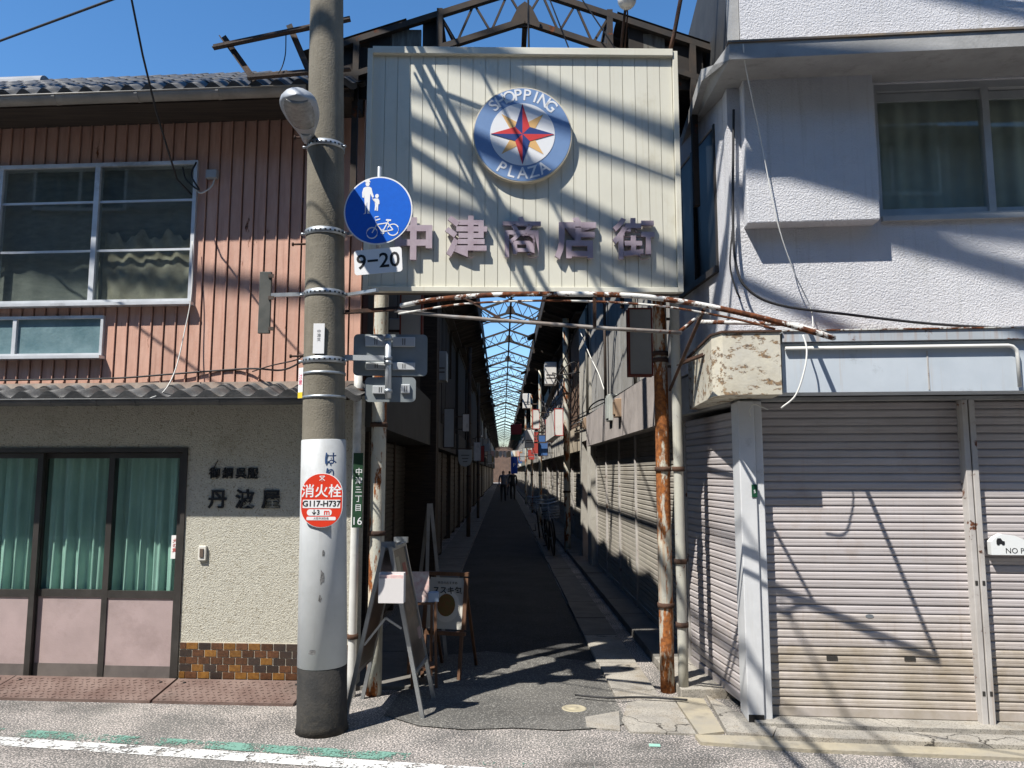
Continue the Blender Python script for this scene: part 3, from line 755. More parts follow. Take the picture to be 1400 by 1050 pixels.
s = MB(); s.prism(poly, -.05, 0); s.build('board', mat('white_sign_plastic', (.68, .7, .7), rough=.45), npk)
letters('NO PARKING', .048, M_INK, npk, (.085, -.0505, -.035), .0006, align='LEFT')
s = MB(); s.prism([(.035, .008), (.085, .008), (.085, .025), (.072, .028), (.062, .044), (.042, .044), (.035, .028)], -.0515, -.0502); s.build('car_symbol', M_INK, npk)
for x in (.045, .075):
    s = MB(); s.prism([(x + .009 * math.cos(t), .009 + .009 * math.sin(t)) for t in [2 * math.pi * k / 12 for k in range(12)]], -.052, -.0502); s.build('wheel_symbol', M_INK, npk)
# side of the building along the lane
SD0 = RF.pt(U0 + .0, .16, 0); SD1 = Vector((1.40, 6.45, 0))
dv = (SD0 - SD1); sl_len = dv.length; sa = math.atan2(dv.y, dv.x)
SFr = Frame(SD1.x, SD1.y, math.degrees(sa))   # u runs towards the street, w away from the lane
sd = put('side_front', None, shop); sd.matrix_world = Matrix.Identity(4)
def side_local(u, w, z): return RF.inv(SFr.pt(u, w, z))
sroot = put('side_shutter', None, shop, side_local(0.02, .06, 0), rz=SFr.a - RF.a)
bpy.data.objects.remove(sd)
shutter_parts(sroot, sl_len - .06, .06, zb0 - .05, M_SLAT)
def sbox(name, m, u0, u1, w0, w1, z0, z1):
    s = MB(); s.box(u0, u1, w0, w1, z0, z1); return s.build(name, m, shop, side_local(0, 0, 0), rz=SFr.a - RF.a)
zw0, zw1 = 3.05, 4.15
sbox('side_wall', M_STUCCO_R, 0, sl_len - .004, .0, .15, zf1 - .08, zw0)
sbox('side_wall', M_STUCCO_R, 0, sl_len - .004, .0, .15, zw1, zs - .002)
sbox('side_wall', M_STUCCO_R, sl_len - .16, sl_len - .004, .0, .15, zw0, zw1)
sbox('side_wall', M_STUCCO_R, 0, .1, .0, .15, zw0, zw1)
sbox('side_window_frame', M_BRONZE, .1, sl_len - .16, -.03, .03, zw0 - .02, zw0 + .03)
sbox('side_window_frame', M_BRONZE, .1, .13, -.01, .03, zw0 + .03, zw1)
sbox('side_window_frame', M_BRONZE, .5, .54, -.01, .03, zw0 + .03, zw1)
sbox('side_window_frame', M_BRONZE, sl_len - .19, sl_len - .16, -.01, .03, zw0 + .03, zw1)
sbox('side_window_pane', mat('dark_side_pane', (.012, .015, .018), rough=.35, spec=.4), .13, sl_len - .19, .012, .018, zw0 + .03, zw1)
sbox('side_partition', M_WOODD, .0, sl_len - .2, .35, .4, .1, zs - .01)
sbox('side_lintel', M_SOFFIT, 0, sl_len - .03, .0, .3, zb0 - .03, zf1 - .1)

# loose cables on the wall
def cable(name, label, pts, r, m=None, cat='cable', n=6, smooth=6, group=None):
    b = MB(); b.tube(spline(pts, smooth), r, n)
    o = b.build(name, m or M_CABLE); o['label'] = label; o['category'] = cat
    if group: o['group'] = group
    return o
R = lambda px, py, w=-.02: RF.pt(*(lambda q: (q[0], w, q[1]))(RF.uz(px, py, w)))
cable('wall_cable', 'thick black cable swinging across the white wall above the blue fascia', [R(1003, 150, -.03), R(1002, 290, -.05), R(1006, 360, -.08), R(1022, 395, -.10), R(1065, 417, -.10), R(1160, 430, -.06), R(1290, 444, -.03), R(1460, 452, -.03)], .009)
cable('wall_cable', 'thin pale wire hanging slantwise over the white projecting box', [R(1016, 60, -.49), R(1020, 95, -.42), R(1040, 190, -.20), R(1062, 300, -.17), R(1085, 370, -.1), R(1108, 420, -.06), R(1112, 450, -.10)], .004, M_WCABLE)
cable('wall_cable', 'short black wire looping beside the side window corner', [R(1003, 300, -.03), R(998, 360, -.05), R(1006, 395, -.06), R(1012, 408, -.04)], .006)
cable('hanging_cable', 'loose white cable dangling from the fascia in front of the shutter', [R(1098, 458, -.33), R(1103, 478, -.36), R(1100, 505, -.38), R(1088, 540, -.38), R(1068, 558, -.34)], .0055, M_WCABLE)
cable('hanging_cable', 'short white wire end curling on the pillar top', [R(1050, 560, -.1), R(1032, 553, -.08), R(1025, 560, -.08), R(1026, 570, -.08)], .004, M_WCABLE)
# ================================================================== entrance board
M_CREAM = mat('cream_sign_panel', (.64, .625, .53), (.60, .585, .495), 2, .5, vary=.025, grime=.2, grimecol=(.45, .42, .32), streak=.2, streakcol=(.44, .40, .29))
M_CREAMT = mat('cream_trim', (.65, .635, .54), (.58, .56, .47), 4, .5, streak=.15, streakcol=(.36, .27, .14))
M_MAUVE = mat('faded_mauve_letter', (.41, .345, .385), (.33, .26, .30), 9, .5, streak=.3, streakcol=(.26, .2, .22))
M_MAUVES = mat('mauve_letter_side', (.15, .09, .12), rough=.5)
bu0, bz0 = BF.uz(497, 398); bu1 = BF.u(929, 240); bz1 = BF.z(710, 70)
BW = bu1 - bu0; BH = bz1 - bz0
board = on(BF, 'entrance_signboard', 'large cream panelled signboard with a compass emblem over the lane entrance', 'sign', (bu0 + bu1) / 2, 0, bz0)
h = BW / 2
s = MB(); s.box(-h, h, .02, .12, 0, BH); s.build('backing', mat('board_back', (.08, .07, .06), rough=.9), board)
N = 24; pw = (BW - .07) / N
b = MB(); b.prof([(.0, .03), (.02, .03), (.02, BH - .03), (.0, BH - .03)], .0, pw - .0045)
b.prof([(.006, .03), (.02, .03), (.02, BH - .03), (.006, BH - .03)], pw - .0045, pw)
pm = b.mesh('panel', M_CREAM)
for k in range(N): put('panel', pm, board, (-h + .035 + k * pw, 0, 0))
for nm, a in (('frame_trim', (-h - .004, -h + .034, -.022, .03, -.002, BH + .002)), ('frame_trim', (h - .034, h + .004, -.022, .03, -.002, BH + .002)), ('frame_trim', (-h + .034, h - .034, -.034, .03, BH - .042, BH + .012)), ('frame_trim', (-h + .034, h - .034, -.026, .03, -.006, .03))):
    s = MB(); s.bev(*a, .003); s.build(nm, M_CREAMT, board)
O = (bu0 + bu1) / 2
for ch, px, py, sc in (('中', 566, 333, .011), ('津', 638, 330, .0085), ('商', 713, 331, .0045), ('店', 787, 332, .009), ('街', 866, 333, .007)):
    u, z = BF.uz(px, py)
    ob = letters(ch, .315, M_MAUVE, board, (u - O, -.028, z - bz0), .014, sc, name='character', sx=.97)
# emblem
eu, ez = BF.uz(714, 188); er = (BF.u(781, 188) - BF.u(647, 188)) / 2
em = put('emblem', None, board, (eu - O, 0, ez - bz0))
M_EBLUE = mat('emblem_blue', (.175, .275, .47), (.15, .245, .43), 8, .4)
M_EDARK = mat('emblem_navy', (.028, .055, .19), rough=.4)
M_ERED = mat('emblem_red', (.55, .05, .05), rough=.4)
M_ETAN = mat('emblem_tan', (.68, .42, .17), rough=.4)
def disc(r, y0, y1, n=64): 
    s = MB(); s.prism([(r * math.cos(2 * math.pi * k / n), r * math.sin(2 * math.pi * k / n)) for k in range(n)], y0, y1); return s
disc(er, -.052, 0).build('disc_rim', mat('emblem_rim', (.62, .55, .42), rough=.5), em)
disc(er - .008, -.0545, -.052).build('blue_disc', M_EBLUE, em)
disc(er * .655, -.057, -.0545).build('white_disc', M_WHITEPAINT, em)
def pol(r, deg): return (r * math.sin(rad(deg)), r * math.cos(rad(deg)))
for k in range(4):
    s = MB(); s.prism([pol(0, 0), pol(er * .20, 45 + 90 * k - 40), pol(er * .60, 45 + 90 * k), pol(er * .20, 45 + 90 * k + 40)][::-1], -.0585, -.057); s.build('tan_point', M_ETAN, em)
for k in range(4):
    for sgn, m in ((-1, M_EDARK if k % 2 == 0 else M_ERED), (1, M_ERED if k % 2 == 0 else M_EDARK)):
        tip = pol(er * .64, 90 * k); mid = pol(er * .21, 90 * k + sgn * 45)
        if k in (1, 3): m = (M_EDARK if sgn < 0 else M_ERED) if k == 1 else (M_EDARK if sgn < 0 else M_ERED)
        if k == 2: m = M_EDARK if sgn < 0 else M_ERED
        s = MB(); s.prism([(0, 0), tip, mid] if sgn < 0 else [(0, 0), mid, tip], -.0605, -.0585); s.build('star_point', m, em)
rt = er * .825
def arc_text(word, a0, a1, flip):
    for i, ch in enumerate(word):
        a = a0 + (a1 - a0) * i / (len(word) - 1); x, z = pol(rt, a)
        letters(ch, er * .34, M_WHITEPAINT, em, (x, -.0555, z), .001, .004 * er, name='letter', rot=(0, rad(a if not flip else a + 180), 0), sx=.95)
arc_text('SHOPPING', -44, 44, False)
arc_text('PLAZA', 211, 149, True)

# ------------------------------------------------------------------ posts and canopy remains
def post(name, label, base, top_z, r, m, bands=(), lean=(0, 0)):
    t = thing(name, label, 'post', base)
    s = MB(); n = 14
    s.tube([(lean[0] * k / n, lean[1] * k / n, top_z * k / n) for k in range(n + 1)], r, 16); s.build('shaft', m, t)
    for z in bands:
        s = MB(); s.lathe([(r + .002, -.018), (r + .011, -.016), (r + .011, .016), (r + .002, .018)], 16, (lean[0] * z / top_z, lean[1] * z / top_z, z)); s.build('collar', M_RUST, t)
    return t
gl_ = ground(511, 950); gr_ = ground(913, 946)
post('canopy_post', 'rusty pale steel post behind the concrete pole left of the lane', (gl_.x, gl_.y, 0), 4.6, .055, M_POSTPAINT, (1.95, 1.15, 2.55))
post('canopy_post', 'rust-streaked steel post right of the lane entrance', (gr_.x, gr_.y, 0), 4.6, .052, mat('heavily_rusted_post_paint', (.56, .52, .42), (.36, .37, .33), 2.2, .65, rust=.68, rustscale=8, ruststretch=(1, 1, .25), rustcol=(.34, .12, .03), rustcol2=(.14, .05, .018), streak=.6, streakcol=(.36, .17, .05), bump=.3, bscale=60), (1.62, 2.45, .62, 2.5))
gp = ground(935, 952)
dp = post('drainpipe', 'pale weathered drainpipe beside the rusty right-hand post', (gp.x, gp.y, 0), 4.5, .036, mat('weathered_pipe', (.46, .45, .38), (.33, .33, .31), 3, .6, streak=.4, streakcol=(.28, .2, .1), rust=.18), (1.62, .95, .5))
dp['category'] = 'drainpipe'
gp = ground(489, 935)
dp = post('drainpipe', 'white drainpipe at the house corner behind the concrete pole', (gp.x + .02, 5.72, 0), 2.35, .031, mat('white_pipe', (.6, .6, .57), (.5, .5, .48), 4, .5, grime=.2), (.42, 2.2))
dp['category'] = 'drainpipe'
adr = thing('address_plate', 'tall green address plate fixed to the white drainpipe', 'plate', (*at(489, 670, 5.66).xy, at(489, 670, 5.66).z))
s = MB(); s.bev(-.036, .036, -.006, 0, -.27, .27, .002); s.build('plate', mat('green_address_enamel', (.012, .045, .02), (.02, .06, .03), 6, .5), adr)
for i, ch in enumerate('中津三丁目'): letters(ch, .055, M_WHITEPAINT, adr, (.008, -.007, .13 - i * .065), .0005)
letters('16', .08, M_WHITEPAINT, adr, (.0, -.007, -.225), .0005)
# curved rusting canopy frame
cf = thing('awning_skeleton', 'rusted white arched awning frame sticking out below the cream signboard', 'awning frame', (0, 0, 0))
TIP = at(1140, 462, 4.15)
L0 = at(548, 418, 4.90)
arc = [L0]
for px, py, Y in ((600, 409, 4.80), (680, 403, 4.65), (770, 402, 4.50), (860, 404, 4.38), (930, 412, 4.30), (1000, 425, 4.24), (1070, 442, 4.19)): arc.append(at(px, py, Y))
arc.append(TIP)
s = MB(); s.tube(spline(arc, 5), .016, 10); s.build('arched_pipe', M_RUSTPAINT, cf)
arc2 = [at(px, py, Y) for px, py, Y in ((545, 429, 4.90), (640, 415, 4.73), (770, 411, 4.51), (900, 418, 4.34), (1000, 435, 4.25), (1060, 450, 4.2))]
s = MB(); s.tube(spline(arc2, 5), .007, 6); s.build('arched_rod', M_RUSTPAINT, cf)
ch_ = [at(px, py, Y) for px, py, Y in ((540, 425, 4.92), (620, 433, 4.80), (830, 449, 4.46), (932, 455, 4.32))]
s = MB(); s.tube(ch_, .012, 6); s.build('lower_bar', mat('weathered_grey_bar', (.26, .25, .24), (.16, .13, .11), 8, .7, rust=.2), cf)
for a, b, r in (((635, 407, 4.73), (688, 438, 4.69), .012), ((813, 404, 4.44), (813, 448, 4.48), .012)):
    s = MB(); s.bar(at(*a), at(*b), r * 1.6, r * 1.2); s.build('web', M_RUST, cf)
s = MB(); s.tube([at(958, 440, 5.0), at(1040, 442, 4.93), at(1088, 444, 4.88), at(1106, 449, 4.75), TIP], .014, 8); s.build('side_pipe', M_RUSTPAINT, cf)
s = MB(); s.angle(at(472, 430, 5.0), at(545, 425, 4.93), .03, .005); s.build('bracket_bar', M_RUST, cf)
s = MB(); s.tube([at(962, 424, 4.30), at(938, 480, 5.0), at(916, 533, 5.78)], .011, 8); s.build('stay', M_RUST, cf)
s = MB(); s.tube([at(962, 424, 4.30), at(940, 445, 4.33), at(925, 456, 4.34)], .011, 8); s.build('stay', M_RUSTPAINT, cf)
s = MB(); s.angle(at(930, 500, 5.6), at(978, 482, 5.1), .03, .005); s.build('bracket_bar', M_RUST, cf)
# rusted frame poking out on the left
rf = thing('rusted_frame', 'dark rusted steel frame sticking out left above the roof', 'steel frame', (0, 0, 0))
for a, b in (((293, 69), (480, 30)), ((302, 53), (345, 113)), ((340, 110), (480, 98)), ((391, 35), (424, 112))):
    Y = 5.35
    s = MB(); s.angle(at(*a, Y + (.03 if a[0] in (302, 391) else 0)), at(*b, Y + (.03 if a[0] in (302, 391) else 0)), .045, .008); s.build('steel_angle', M_DARKSTEEL, rf)
cable('loose_wire', 'thin wire dangling inside the rusted frame above the roof', [at(391, 48, 5.33), at(390, 75, 5.33), at(384, 95, 5.33), at(374, 106, 5.33)], .004)
# brace pipes and globe lamp above the board
br = thing('brace_pipe', 'rusty brace pipe leaning above the right end of the signboard', 'pipe', at(914, 78, 5.45))
s = MB(); b0 = at(914, 78, 5.45); s.tube([(0, 0, 0), at(921, 50, 5.4) - b0, at(936, -30, 5.3) - b0], .016, 8); s.build('pipe', M_RUST, br)
lp = thing('globe_lamp', 'round white globe lamp on a thin bracket above the signboard', 'lamp', at(848, 74, 5.5))
b0 = at(848, 74, 5.5); c = at(857, 0, 5.36) - b0
s = MB(); s.tube([(0, 0, 0), at(854, 20, 5.42) - b0, c], .011, 8); s.tube([(.03, 0, 0), at(858, 20, 5.42) - b0, c], .006, 6); s.build('bracket', M_RUST, lp)
s = MB(); s.lathe([(.001, -.07)] + [(.07 * math.sin(a), -.07 * math.cos(a)) for a in [math.pi * k / 10 for k in range(1, 10)]] + [(.001, .07)], 20, c); s.build('globe', mat('lamp_globe', (.75, .73, .68), rough=.15, spec=.6), lp)
s = MB(); s.lathe([(.045, .045), (.05, .075), (.02, .09)], 16, c); s.build('cap', M_DARKSTEEL, lp)

# ================================================================== concrete pole
M_POLE = mat('weathered_concrete_pole', (.205, .185, .145), (.15, .135, .105), 5, .9, bump=.7, bscale=90, grime=.4, grimecol=(.09, .08, .06), streak=.5, streakcol=(.10, .09, .065), bdist=.006)
M_WRAP = mat('grey_white_pole_sheet', (.46, .475, .48), (.40, .415, .42), 4, .5, grime=.35, grimecol=(.30, .29, .27), streak=.2, streakcol=(.3, .29, .27), bump=.15, bscale=300)
M_TAR = mat('black_pole_base', (.02, .02, .02), (.04, .037, .033), 8, .8, bump=.4, bscale=60, grime=.35, grimecol=(.12, .10, .07))
pb = ground(440, 998); PX, PY = pb.x, pb.y
PR = lambda z: .152 - .0082 * z
LEAN = rad(1.2)
PXZ = lambda z: PX - z * math.tan(LEAN)
pole = thing('utility_pole', 'tall weathered concrete utility pole wrapped in grey sheet near its foot', 'utility pole', (PX, PY, 0), rot=(0, -LEAN, 0))
s = MB(); s.lathe([(PR(0), 0)] + [(PR(z), z) for z in (1, 2, 3, 4, 5, 6, 7, 8, 9, 10, 11)] + [(.02, 11.01)], 32); s.build('shaft', M_POLE, pole)
zwr = at(440, 600, PY - .15).z; ztr = at(440, 917, PY - .15).z
s = MB(); s.lathe([(PR(ztr) + .001, ztr), (PR(ztr) + .005, ztr + .003), (PR(zwr) + .005, zwr - .003), (PR(zwr) + .001, zwr)], 32); s.build('wrap_sheet', M_WRAP, pole)
s = MB(); s.lathe([(PR(0) + .012, 0), (PR(.1) + .004, .05), (PR(ztr) + .004, ztr - .005), (PR(ztr), ztr)], 32); s.build('black_base', M_TAR, pole)
rs_ = random.Random(9)
for az, z, w_s, h_s in ((12, .95, .018, .06), (8, .82, .014, .035), (-10, .5, .03, .02), (14, 1.1, .01, .03), (-4, 1.35, .02, .006)):
    R_ = PR(z) + .0062; a0 = rad(az); pts = []
    for q in range(9):
        t = 2 * math.pi * q / 9; k2 = rs_.uniform(.5, 1.0); pts.append((a0 + w_s * k2 * math.cos(t) / R_, z + h_s * k2 * math.sin(t)))
    s = MB(); s._add([(R_ * math.sin(a), -R_ * math.cos(a), zz_) for a, zz_ in pts], [tuple(range(9))]); s.build('scuff_mark', mat('dark_scuff', (.07, .07, .068), (.2, .2, .2), 60, .8), pole)
def band(py, w, m=M_STEEL, ear=True):
    z = at(440, py, PY - .14).z; r = PR(z)
    b = put('strap', None, pole, (0, 0, z))
    s = MB(); s.lathe([(r + .001, -w), (r + .006, -w), (r + .006, w), (r + .001, w)], 32); s.build('strap_band', m, b)
    if ear:
        k = 11
        for i in range(k):
            a = rad(200 + i * 14); s = MB(); c = Vector((math.cos(a), math.sin(a), 0)) * (r + .0065)
            s.bar(c - Vector((-math.sin(a), math.cos(a), 0)) * .006, c + Vector((-math.sin(a), math.cos(a), 0)) * .006, .002, .012); s.build('strap_hole', M_BLACK, b)
        s = MB(); s.tube([(-r - .002, -.02, 0), (-r - .028, -.03, 0)], .009, 8); s.build('strap_bolt', M_STEEL, b)
        s = MB(); s.tube([(r, -.03, 0), (r + .022, -.035, 0)], .009, 8); s.build('strap_bolt', M_STEEL, b)
    return z
for py in (191, 312, 397, 490): band(py, .02)
for py in (508, 541): band(py, .008, M_STEEL, False)
for px, py in ((396, 187), (397, 333), (399, 486)):
    z = at(px, py, PY).z; s = MB(); s.tube([(-PR(z) + .01, 0, z), (-PR(z) - .09, 0, z)], .007, 8); s.tube([(-PR(z) - .085, 0, z), (-PR(z) - .095, 0, z)], .013, 8); s.build('step_bolt', M_RUST, pole)
# hydrant sign fixed flat to the pole
def flat_on_pole(px, py, extra=.0):
    P = at(px, py, PY - .16); return P
HY = PY - PR(1.2) - .012
hc = at(440, 684, HY)
hyd = thing('hydrant_sign', 'round red hydrant sign on the pole with white characters', 'sign', hc, rz=rad(-2))
M_HRED = mat('sign_red', (.62, .045, .02), rough=.35)
M_REFW = mat('sign_white', (.75, .75, .75), rough=.35)
def rrect(w, hgt, r, n=6):
    out = []
    for cx, cz, a0 in ((w - r, hgt - r, 0), (-w + r, hgt - r, 90), (-w + r, -hgt + r, 180), (w - r, -hgt + r, 270)):
        for k in range(n + 1): a = rad(a0 + 90 * k / n); out.append((cx + r * math.cos(a), cz + r * math.sin(a)))
    return out
def bent(poly, y0, y1, R=.17):
    return poly
hw, hh = .132, .168
s = MB(); s.prism(rrect(hw, hh, .125, 10), -.004, 0); s.build('rim', M_REFW, hyd)
s = MB(); s.prism(rrect(hw - .004, hh - .004, .121, 10), -.0055, -.004); s.build('red_face', M_HRED, hyd)
letters('消火栓', .086, M_REFW, hyd, (-.002, -.0062, .052), .0006, .0012)
s = MB(); s.prism(rrect(.118, .026, .004), -.0065, -.0055); s.build('number_strip', M_REFW, hyd, (0, 0, -.022))
letters('G117-H737', .05, M_INK, hyd, (0, -.0072, -.022), .0005, .0012)
s = MB(); s.prism(rrect(.078, .0195, .018), -.0065, -.0055); s.build('distance_strip', M_REFW, hyd, (-.012, 0, -.075))
letters('↓3', .04, M_INK, hyd, (-.035, -.0072, -.075), .0005, .001)
letters('m', .05, M_HRED, hyd, (.035, -.0072, -.073), .0005, .001)
s = MB(); s.prism(rrect(.092, .0105, .008), -.0065, -.0055); s.build('small_strip', M_REFW, hyd, (0, 0, -.112))
letters('大阪市消防局', .016, mat('small_grey_print', (.3, .3, .3)), hyd, (0, -.0072, -.112), .0004)
for a, b in (((-.017, .150), (.017, .122)), ((.017, .150), (-.017, .122)), ((-.017, .150), (.017, .150)), ((0, .138), (0, .115))):
    s = MB(); s.bar((a[0], -.006, a[1]), (b[0], -.006, b[1]), .0012, .004); s.build('emblem_stroke', M_REFW, hyd)
# vertical advert letters above
ad = thing('pole_lettering', 'blue hiragana painted on the grey pole sheet above the hydrant sign', 'lettering', (PXZ(1.68), PY, at(448, 628, HY).z))
for ch, dz in (('は', 0), ('り', -.10)):
    me = text_mesh(ch, .09, .0008, .0006, mat('faded_blue_print', (.05, .11, .26), rough=.6)).copy(); RR = PR(1.6) + .007
    for v in me.vertices: a_ = (v.co.x + hc.x - PXZ(1.68) + .045) / RR; v.co = (RR * math.sin(a_) + v.co.y * math.sin(a_), -RR * math.cos(a_) + v.co.y, v.co.z + dz)
    put('character', me, ad)
# slim labels
nl = thing('pole_label', 'small white vertical plate on the pole above the lower strap', 'plate', at(436, 463, PY - PR(2.4) - .004))
s = MB(); s.bev(-.036, .036, -.004, 0, -.098, .098, .001); s.build('plate', M_REFW, nl)
letters('中\n津\n支', .026, mat('small_grey_print', (.3, .3, .3)), nl, (0, -.0048, .02), .0004)
zz = at(420, 525, PY)
nl = thing('pole_flag', 'narrow white tag with red characters strapped to the left of the pole', 'tag', (PXZ(2.2) - PR(2) - .003, PY - .05, zz.z), rz=rad(-35))
s = MB(); s.bev(-.022, .022, -.003, 0, -.10, .10, .001); s.build('plate', M_REFW, nl)
letters('注\n意', .038, mat('tag_red', (.6, .05, .12)), nl, (0, -.0038, .02), .0004)
s = MB(); s.box(-.022, .022, -.0042, -.003, -.098, -.06); s.build('yellow_end', mat('tag_yellow', (.7, .5, .03)), nl)
# street lamp
lb = at(431, 186, PY - .10)
M_LAMP = mat('lamp_casting', (.36, .38, .40), (.30, .32, .34), 8, .45, metal=.2)
lt = thing('street_lamp', 'grey oval street lamp clamped to the upper part of the concrete pole', 'street lamp', (PXZ(4.1) - PR(4), PY - .08, lb.z))
# head: a flattened egg pointing out over the street
A = Vector((.02, 0, 0)); Bv = at(402, 135, PY - .62) - Vector((PXZ(4.1) - PR(4), PY - .08, lb.z))
ax = Bv.normalized(); side = ax.cross(Vector((0, 0, 1))).normalized(); upv = side.cross(ax)
Lh = Bv.length + .06
def egg(t):   # half-width, half-height along the head
    w = .045 + .07 * math.sin(min(1, t * 1.15) * math.pi * .62) ** 1.4
    if t > .82: w *= math.sqrt(max(0, 1 - ((t - .82) / .18) ** 2)) * .999 + .001
    return w
def shell(up_h, dn_h, t0, t1, wk=1.0, n=16, k=14):
    b = MB(); vs = []
    for i in range(k + 1):
        t = t0 + (t1 - t0) * i / k; w = egg(t) * wk; c = A + ax * (t * Lh)
        for j in range(n):
            a = 2 * math.pi * j / n; hh_ = up_h if math.sin(a) > 0 else dn_h
            vs.append(c + side * (w * math.cos(a)) + upv * (w * hh_ * math.sin(a)))
    fs = [(i * n + j, i * n + (j + 1) % n, (i + 1) * n + (j + 1) % n, (i + 1) * n + j) for i in range(k) for j in range(n)]
    b._add(vs, fs, True); b.f += [list(range(n)), list(range(k * n, k * n + n))]; b.sm += [False, False]; b.mi += [0, 0]
    return b
shell(.75, .35, 0, 1.0).build('housing', M_LAMP, lt)
shell(.1, .58, .36, .94, .86).build('lens', mat('lamp_lens', (.30, .30, .28), (.20, .2, .19), 30, .12, bump=.5, bscale=220, spec=.7), lt)
s = MB(); s.tube([A - ax * .03, A + ax * .1], .038, 10); s.tube([A, Vector((PR(4), .02, -.01))], .028, 8); s.build('arm', M_LAMP, lt)
# shared-path sign
sc_ = at(517, 288, PY - .16)
sgn = thing('path_sign', 'round blue sign showing a walker with a child and a bicycle', 'sign', sc_, rz=rad(-6))
M_SBLUE = mat('sign_blue', (.014, .11, .52), (.014, .12, .56), 40, .3)
R0 = (at(565, 288, PY - .16).x - at(469, 288, PY - .16).x) / 2
disc(R0, -.003, 0).build('white_rim', M_REFW, sgn)
disc(R0 - .009, -.0045, -.003).build('blue_face', M_SBLUE, sgn)
k_ = R0 / 165                                     # drawing units
def sym(poly, name):
    s = MB(); s.prism([(x * k_, z * k_) for x, z in poly], -.0062, -.0046); return s.build(name, M_REFW, sgn)
def stroke(pts, w, name):
    s = MB()
    for a, b in zip(pts, pts[1:]): s.bar((a[0] * k_, -.0054, a[1] * k_), (b[0] * k_, -.0054, b[1] * k_), .0016, w * k_)
    return s.build(name, M_REFW, sgn)
def ring(cx, cz, r, w, name):
    s = MB(); n = 28
    pts = [(cx + r * math.cos(2 * math.pi * i / n), cz + r * math.sin(2 * math.pi * i / n)) for i in range(n + 1)]
    for a, b in zip(pts, pts[1:]): s.bar((a[0] * k_, -.0054, a[1] * k_), (b[0] * k_, -.0054, b[1] * k_), .0016, w * k_)
    return s.build(name, M_REFW, sgn)
circ = lambda cx, cz, rx, rz: [(cx + rx * math.cos(2 * math.pi * i / 16), cz + rz * math.sin(2 * math.pi * i / 16)) for i in range(16)]
sym(circ(-52, 130, 10, 11), 'adult_head'); sym([(-66, 139), (-38, 139), (-42, 146), (-44, 152), (-60, 152), (-62, 146)][::1], 'adult_hat')
sym([(-72, 112), (-60, 117), (-44, 117), (-33, 110), (-28, 88), (-20, 66), (-28, 62), (-38, 82), (-39, 60), (-41, -10), (-36, -14), (-50, -14), (-52, 40), (-54, 40), (-58, -14), (-70, -16), (-62, -8), (-66, 60), (-68, 84), (-68, 64), (-77, 66), (-78, 90)][::-1], 'adult_figure')
sym(circ(-6, 70, 9, 10), 'child_head')
sym([(-14, 58), (0, 58), (6, 48), (7, 30), (2, 30), (1, 22), (0, -2), (-6, -2), (-7, 18), (-8, 18), (-9, 0), (-16, 0), (-14, 26), (-16, 42), (-28, 60), (-30, 56)][::-1], 'child_figure')
ring(-26, -108, 26, 5, 'wheel_mark'); ring(74, -96, 27, 5, 'wheel_mark')
stroke([(-26, -108), (-4, -68), (48, -62)], 5, 'frame_mark'); stroke([(24, -104), (-4, -68)], 5, 'frame_mark'); stroke([(24, -104), (52, -52)], 5, 'frame_mark'); stroke([(24, -104), (74, -96), (48, -62)], 5, 'frame_mark')
stroke([(-4, -68), (-10, -48), (12, -42)], 5, 'handlebar_mark'); stroke([(-10, -48), (-14, -32), (4, -30)], 4, 'handlebar_mark'); stroke([(40, -48), (64, -50)], 8, 'saddle_mark'); ring(24, -104, 9, 5, 'crank_mark'); stroke([(24, -90), (24, -122)], 4, 'pedal_mark')
tp_ = at(517, 357, PY - .165)
tpl = thing('time_plate', 'white plate reading 9 to 20 under the blue round sign', 'sign', tp_, rz=rad(-6), rot=(0, rad(-3.5), rad(-6)))
s = MB(); s.prism(rrect(.158, .082, .02), -.003, 0); s.build('plate', M_REFW, tpl)
letters('9−20', .135, M_INK, tpl, (0, -.0036, -.002), .0005, .002, sx=1.03)
s = MB(); s.tube([(0, .012, -.25), (0, .012, .3)], .014, 8); s.build('mount_tube', M_STEEL, sgn)
zr_ = Vector((PXZ(3) + PR(3), PY - .03, 0))
for py in (312, 397):
    z = at(440, py, PY - .14).z - sc_.z
    s = MB(); s.bar((0, .02, z), (zr_.x - sc_.x + .01, zr_.y - sc_.y, z), .03, .02); s.build('mount_arm', M_STEEL, sgn)
# back of the other traffic signs, on an arm to the right
bs = at(528, 490, PY + .05)
bsg = thing('sign_back', 'grey backs of two traffic signs bolted to an arm on the pole', 'sign', bs, rz=rad(3))
M_BACK = mat('grey_sign_back', (.27, .30, .31), (.22, .25, .26), 6, .5, metal=.3)
kx = lambda px, py: (at(px, py, PY + .05) - bs)
def plate_px(x0, y0, x1, y1, nm):
    a, b = kx(x0, y1), kx(x1, y0); cx, cz = (a.x + b.x) / 2, (a.z + b.z) / 2
    s = MB(); s.prism(rrect((b.x - a.x) / 2, (b.z - a.z) / 2, .03), .03, .034); s.build(nm, M_BACK, bsg, (cx, 0, cz))
plate_px(482, 456, 584, 513, 'large_plate'); plate_px(498, 515, 568, 549, 'small_plate')
for x0, y0, x1, y1 in ((499, 459, 528, 473), (536, 460, 567, 473), (500, 495, 528, 505), (536, 495, 567, 505), (509, 527, 530, 538), (548, 525, 560, 537)):
    a, b = kx(x0, y1), kx(x1, y0); s = MB(); s.bev(a.x, b.x, .012, .03, a.z, b.z, .003); s.build('rail', mat('pale_sign_rail', (.55, .57, .58), rough=.45, metal=.3), bsg)
    for q in (-.008, .006):
        s = MB(); c = (a.x + b.x) / 2 + q; s.box(c, c + .004, .010, .012, a.z + .01, b.z - .01); s.build('rail_slot', M_BLACK, bsg)
a, b = kx(531, 545), kx(531, 458)
